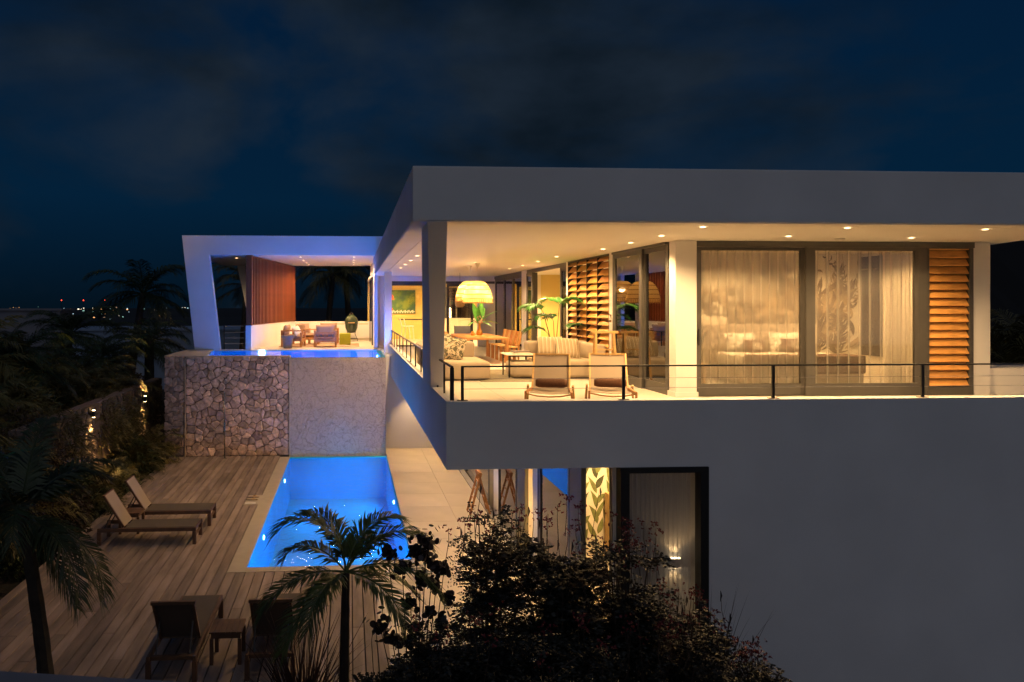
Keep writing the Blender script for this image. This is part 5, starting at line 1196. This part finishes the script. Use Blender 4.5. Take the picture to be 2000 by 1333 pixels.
for i, (x_, y_, z_, k, s_, lb) in enumerate([
  (-8.2, 17.2, .9, 0, .9, 'grassy olive bush spilling over the garden wall at its left end'), (-8.1, 21.9, .7, 0, .8, 'grassy olive bush spilling over the garden wall between the sconces'),
  (-8.4, 24.6, .6, 1, .9, 'rounded green bush behind the right garden sconce'), (-9.6, 22.6, 1.0, 3, .95, 'brownish bush in front of the gap between the neighbouring houses'),
  (-9.9, 19.8, 1.4, 0, 1.1, 'tall grassy bush below the grey neighbouring house wall'), (-10.3, 17.4, .9, 3, 1.1, 'large brown-leaved bush at the left picture edge'),
  (-8.8, 15.2, .4, 3, 1.0, 'dark reddish bush left of the garden wall end'), (-8.2, 13.2, .2, 1, 1.1, 'dark rounded bush at the left edge beside the banana leaves'),
  (-6.55, 18.6, -.3, 2, .75, 'spiky low bush at the foot of the garden wall, left of its middle'), (-6.5, 20.9, -.3, 2, .8, 'spiky low bush at the foot of the garden wall, middle'),
  (-6.5, 23.0, -.3, 2, .9, 'spiky low bush touching the left end of the stone wall'), (-6.6, 16.6, -.3, 1, .75, 'rounded dark bush behind the side-on loungers'),
  (-6.8, 14.6, -.3, 1, .95, 'rounded dark bush beside the head of the nearer lounger'), (-6.9, 12.4, -.3, 3, .8, 'brown-leaved bush at the deck edge near the foreground palm'),
  (-8.9, 18.4, 1.3, 0, 1.35, 'tall olive grassy bush behind the left garden sconce'), (-9.0, 21.2, 1.2, 1, 1.5, 'tall rounded bush behind the middle of the garden wall'),
  (-8.7, 23.2, 1.0, 0, 1.35, 'tall olive grassy bush left of the right garden sconce'), (-9.0, 26.0, 1.2, 3, 1.35, 'tall brownish bush behind the right end of the garden wall'),
  (-10.9, 24.0, 1.6, 1, 1.5, 'broad dark bush between the two neighbouring houses'), (-11.6, 20.4, 1.6, 3, 1.5, 'broad brownish bush under the grey house wall'),
  (-6.45, 17.6, .1, 2, .95, 'spiky bush at the deck edge, left of the left garden sconce'), (-6.5, 19.7, .0, 2, .95, 'spiky bush at the deck edge just right of the left garden sconce'),
  (-6.5, 21.9, .1, 1, .85, 'rounded dark bush at the deck edge left of the right garden sconce'), (-6.7, 15.6, .2, 3, .9, 'brown-leaved bush just behind the head of the farther lounger'),
  (-7.45, 18.2, 1.5, 0, .85, 'olive grasses hanging over the garden wall left of the left sconce'), (-7.5, 21.4, 1.3, 0, .85, 'olive grasses hanging over the garden wall right of the left sconce'),
  (-7.5, 23.0, 1.2, 0, .85, 'olive grasses hanging over the garden wall left of the right sconce'), (-7.5, 16.6, 1.4, 3, .85, 'brownish leaves hanging over the near end of the garden wall'),
  (-6.75, 17.4, .8, 1, .7, 'small rounded bush against the near half of the garden wall'), (-6.8, 22.2, .8, 2, .7, 'small spiky bush against the far half of the garden wall'),
  (-9.2, 27.5, .9, 1, 1.1, 'dark bush below the short palm left of the pavilion leg'), (-7.6, 26.6, .6, 3, .9, 'dark bush right behind the corner of the stone wall')]):
    t = thing('garden_bush', lb, 'bush', (x_, y_, z_-.6), i*1.1, 'bushes in the dark garden')
    o = obj('foliage', BM[k], None, t); o['kind'] = 'stuff'; o.scale = (s_, s_, s_)
    b = MB(); b.tube([(0, 0, 0), (.05, 0, s_*.8), (0, .1, s_*1.2)], [.04, .03, .015], 5); obj('stem', b, 'trunk', t)
# big banana-like leaf bottom left
t = thing('banana_plant', 'banana plant with broad green leaves at the left picture edge', 'plant', (-5.9, 11.6, -.3))
for (dx, dy, dz, ln, w, dr) in [(-.25, 0, 1, 1.3, .42, .2), (.6, .2, .7, 1.3, .40, 1.1), (-.9, .1, .5, 1.2, .38, 1.0), (.8, -.2, .3, 1.1, .36, 1.0)]:
    b = MB(); blade_leaf(b, (0, 0, 2.4), (dx, dy, dz), ln, w, dr, n_=10); obj('leaf', b, 'leafgreen', t, smooth=True)
b = MB(); b.tube([(0, 0, 0), (0, 0, 2.45)], [.12, .07], 8); obj('stem', b, 'trunk', t)
# foreground palm left
t = palm('foreground_palm', 'dark feather palm with drooping leaves standing in front of the deck on the left', -3.24, 8.0, -.06, 2.75, 'small', 0, 1, .085, (-.32, 0), seed=60)
rr = random.Random(4)
for (az, e0, dr, L_, ll) in [(-8, -12, 85, 1.35, .34), (4, -30, 60, 1.35, .32), (-35, -5, 85, 1.35, .34), (185, 5, 85, 1.35, .34), (200, -20, 60, 1.3, .3), (165, 35, 95, 1.4, .36), (230, 20, 90, 1.3, .34), (60, 40, 80, 1.4, .36), (110, 45, 80, 1.4, .36), (50, 50, 110, 1.1, .36), (150, 60, 90, 1.3, .36), (-70, 35, 100, 1.2, .34), (270, 50, 110, 1.2, .3), (-15, -45, 30, 1.2, .28), (190, -50, 25, 1.2, .28), (95, 70, 70, 1.3, .34), (75, 25, 80, 1.1, .34), (140, 10, 80, 1.35, .34)]:
    fb = frond(L_, R(e0), R(dr), 60, ll, .030, rnd=rr, thick=.016, hang=.45); obj('frond', fb, 'palmgreen', t, loc=(-.32, 0, 2.73), rot=(0, 0, R(az)))
# foreground palm centre
t = palm('foreground_palm', 'young feather palm with arching leaves against the blue pool', -.06, 8.0, -.06, 2.02, 'small', 0, 1, .052, (.02, 0), seed=61)
for (az, e0, dr, L_, ll) in [(172, 82, 165, 1.2, .31), (135, 78, 120, 1.0, .28), (30, 75, 120, 1.0, .28), (10, 58, 135, 1.2, .30), (-8, 22, 110, 1.25, .27), (196, 12, 100, 1.15, .27), (215, -15, 70, 1.1, .25), (-40, 5, 95, 1.0, .25), (20, -5, 60, 1.0, .24), (150, 40, 120, 1.0, .25), (240, 10, 100, .95, .25), (60, 40, 110, 1.0, .25)]:
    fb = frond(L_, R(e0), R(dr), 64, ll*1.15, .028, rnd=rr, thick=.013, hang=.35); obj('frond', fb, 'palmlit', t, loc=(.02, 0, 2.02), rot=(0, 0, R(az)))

# ================================================================== foreground shrubs
def leaflet(b, p, d, ln, w, rr):
    s_ = d.cross(Vector((rr.uniform(-1, 1), rr.uniform(-1, 1), rr.uniform(-1, 1))))
    if s_.length < .05: s_ = Vector((1, 0, 0))
    s_ = s_.normalized()*w*.5; m_ = p+d*ln*.5; b.add([p, m_+s_, p+d*ln, m_-s_], [(0, 1, 2, 3)])
def shrub(label, x, y, z0, h, rad, n_leaf, seed, flowers=10, pods=6, leaf=.040, dens=1.0, group='flowering shrubs in the foreground'):
    rr = random.Random(seed); t = thing('flowering_shrub', label, 'shrub', (x, y, z0), 0, group)
    st = MB(); fo = MB(); fl = MB(); pd = MB(); tips = []
    for k in range(9):
        a_ = rr.uniform(0, 6.28); r_ = rad*rr.uniform(.3, .9); top = Vector((r_*math.cos(a_), r_*.7*math.sin(a_), h*rr.uniform(.75, 1)))
        mid = Vector((top.x*.35, top.y*.35, top.z*.5)); st.tube([(0, 0, 0), mid, top], [.02, .013, .006], 5)
        for q_ in range(14):
            f_ = rr.uniform(.35, 1); p_ = mid.lerp(top, max(0, (f_-.5)*2)) if f_ > .5 else Vector((0, 0, 0)).lerp(mid, f_*2)
            e_ = p_+Vector((rr.uniform(-1, 1)*rad*.55, rr.uniform(-1, 1)*rad*.4, rr.uniform(-.15, .5)*h*.25)); st.tube([p_, p_.lerp(e_, .5)+Vector((0, 0, .03)), e_], [.005, .004, .002], 4); tips.append((p_, e_))
    for k in range(n_leaf):
        p_, e_ = rr.choice(tips); o_ = p_.lerp(e_, rr.uniform(.3, 1.05)); az = rr.uniform(0, 6.28); el = rr.uniform(-.3, .5)
        d_ = Vector((math.cos(az)*math.cos(el), math.sin(az)*math.cos(el), math.sin(el))); L_ = rr.uniform(.14, .24); side = d_.cross(Vector((0, 0, 1))).normalized()
        for i in range(7):
            q_ = o_+d_*L_*(i+.5)/7+Vector((0, 0, -.03*(i/7)**2))
            for s_ in (-1, 1): leaflet(fo, q_, (side*s_+d_*.35+Vector((0, 0, rr.uniform(-.35, .25)))).normalized(), leaf*rr.uniform(.8, 1.2), leaf*.5, rr)
    for k in range(flowers):
        a_ = rr.uniform(0, 6.28); r_ = rad*rr.uniform(.1, .95); z_ = h*rr.uniform(.92, 1.14); top = Vector((r_*math.cos(a_), r_*.6*math.sin(a_), z_))
        st.tube([top-Vector((rr.uniform(-.06, .06), 0, .40)), top-Vector((0, 0, .15)), top], [.004, .003, .002], 4)
        for q_ in range(rr.randint(5, 12)):
            o_ = top+Vector((rr.uniform(-.07, .07), rr.uniform(-.07, .07), rr.uniform(-.09, .05)))
            for w_ in range(4): leaflet(fl, o_, Vector((rr.uniform(-1, 1), rr.uniform(-1, 1), rr.uniform(-.6, 1))).normalized(), .028, .02, rr)
    for k in range(pods):
        a_ = rr.uniform(0, 6.28); r_ = rad*rr.uniform(.3, 1); top = Vector((r_*math.cos(a_), r_*.6*math.sin(a_), h*rr.uniform(.98, 1.18)))
        st.tube([top-Vector((rr.uniform(-.15, .15), 0, .55)), top-Vector((rr.uniform(-.05, .05), 0, .2)), top], [.004, .003, .002], 4)
        pd.tube([top, top+Vector((.008, 0, -.05)), top+Vector((-.004, 0, -.11))], [.003, .011, .002], 4)
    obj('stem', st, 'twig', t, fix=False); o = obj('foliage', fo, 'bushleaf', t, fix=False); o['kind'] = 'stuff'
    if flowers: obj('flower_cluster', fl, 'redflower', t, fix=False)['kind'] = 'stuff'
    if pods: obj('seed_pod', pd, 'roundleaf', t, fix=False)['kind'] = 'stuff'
    return t
SH = [('dark flowering shrub below the corner of the balcony, with long stalks', 1.45, 7.6, 2.55, .62, 1500, 8, 8),
      ('broad dark shrub in front of the lower glass wall', 2.25, 7.5, 2.45, .62, 1700, 10, 5),
      ('dark shrub with red flowers at the left side of the black-framed window', 2.85, 7.3, 2.35, .55, 1500, 16, 4),
      ('dark shrub with red flowers below the glowing sconce', 3.25, 7.0, 1.80, .6, 1300, 18, 6),
      ('low dark shrub in the bottom middle of the picture, left part', .75, 7.1, 1.55, .55, 1200, 2, 2),
      ('low dense shrub at the bottom middle, under the tall stalks', 1.4, 6.9, 1.75, .65, 1700, 4, 2),
      ('low dense shrub at the bottom, in front of the black window frame', 2.3, 6.8, 1.65, .7, 1800, 5, 2),
      ('low dark shrub between the young palm trunk and the round-leaved stems', .42, 6.9, 1.32, .45, 900, 0, 0),
      ('low dark shrub in front of the round-leaved stems', .95, 6.6, 1.62, .5, 1300, 1, 0),
      ('dense dark shrub filling the bottom edge left of the window frame', 1.9, 6.5, 1.75, .6, 1600, 2, 0),
      ('small shrub right of the black window frame', 3.62, 7.6, 1.45, .45, 700, 6, 4)]
for i, (lb, x_, y_, h_, r_, nl, fl_, pd_) in enumerate(SH): shrub(lb, x_, y_, -.06, h_*1.05, r_, int(nl*.80), 100+i, fl_, pd_, leaf=(.040, .058, .046)[i % 3])
# round-leaved shrub
rr = random.Random(77)
t = thing('round_leaved_shrub', 'tall shrub with round dark purple leaves on bare upright stems', 'shrub', (.72, 7.9, -.06))
st = MB(); fo = MB()
for (x_, z_, s_) in [(.02, 2.25, .13), (.12, 2.38, .15), (.20, 2.15, .11), (-.14, 2.1, .10), (.06, 1.95, .09), (.22, 1.86, .08), (.32, 2.05, .09), (-.05, 1.7, .08), (.16, 1.6, .07), (-.38, 1.45, .14), (-.25, 1.3, .12), (-.05, 1.28, .11), (.10, 1.1, .16), (-.3, 2.28, .11), (.3, 1.5, .08), (.02, 1.45, .08), (.36, 1.75, .07)]:
    st.tube([(x_*.2, 0, 0), (x_*.6, rr.uniform(-.1, .1), z_*.5), (x_, rr.uniform(-.1, .1), z_)], [.010, .007, .004], 5)
    for k in range(int(420*s_)+18):
        v = Vector((rr.gauss(0, 1), rr.gauss(0, 1), rr.gauss(0, 1))).normalized()*s_*abs(rr.gauss(.45, .45)); c_ = Vector((x_, 0, z_))+v; nrm = (v+Vector((rr.uniform(-1, 1), rr.uniform(-1, 1), rr.uniform(-1, 1)))*.1).normalized()
        a1 = nrm.cross(Vector((.3, .2, 1))).normalized(); a2 = nrm.cross(a1); r_ = rr.uniform(.022, .042)
        fo.poly([c_+(a1*math.cos(q_*math.pi/4)+a2*math.sin(q_*math.pi/4))*r_ for q_ in range(8)])
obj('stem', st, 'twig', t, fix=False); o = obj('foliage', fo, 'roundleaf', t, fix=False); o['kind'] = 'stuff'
# ornamental grasses
def grass(label, x, y, h, n_, seed, mtl='twig', spread=.5):
    rr = random.Random(seed); t = thing('ornamental_grass', label, 'grass plant', (x, y, -.06), 0, 'ornamental grasses in the foreground'); b = MB()
    for k in range(n_):
        a_ = rr.uniform(0, 6.28); blade_leaf(b, (rr.uniform(-.1, .1), rr.uniform(-.1, .1), 0), (math.cos(a_)*rr.uniform(.05, spread), math.sin(a_)*spread*.6, 1), h*rr.uniform(.6, 1.1), .014, rr.uniform(.2, 1.3), n_=8)
    o = obj('blades', b, mtl, t, fix=False); o['kind'] = 'stuff'
M['redgrass'] = mat('dark_red_grass', (.055, .022, .015), .7, .3, 5)
grass('dark reddish grass tuft left of the young palm trunk', -.55, 8.2, 1.5, 120, 1, 'redgrass')
grass('dark reddish grass tuft right beside the low rear lounger', -.25, 7.6, 1.2, 90, 2, 'redgrass')
grass('dark reddish grass spikes right of the black window', 3.95, 7.8, 1.75, 70, 3, 'redgrass', .35)
shrub('small red-flowered shrub at the bottom edge against the plain front wall', 4.35, 7.6, -.06, 1.15, .4, 500, 140, 16, 2)
print('DONE', len(bpy.data.objects))
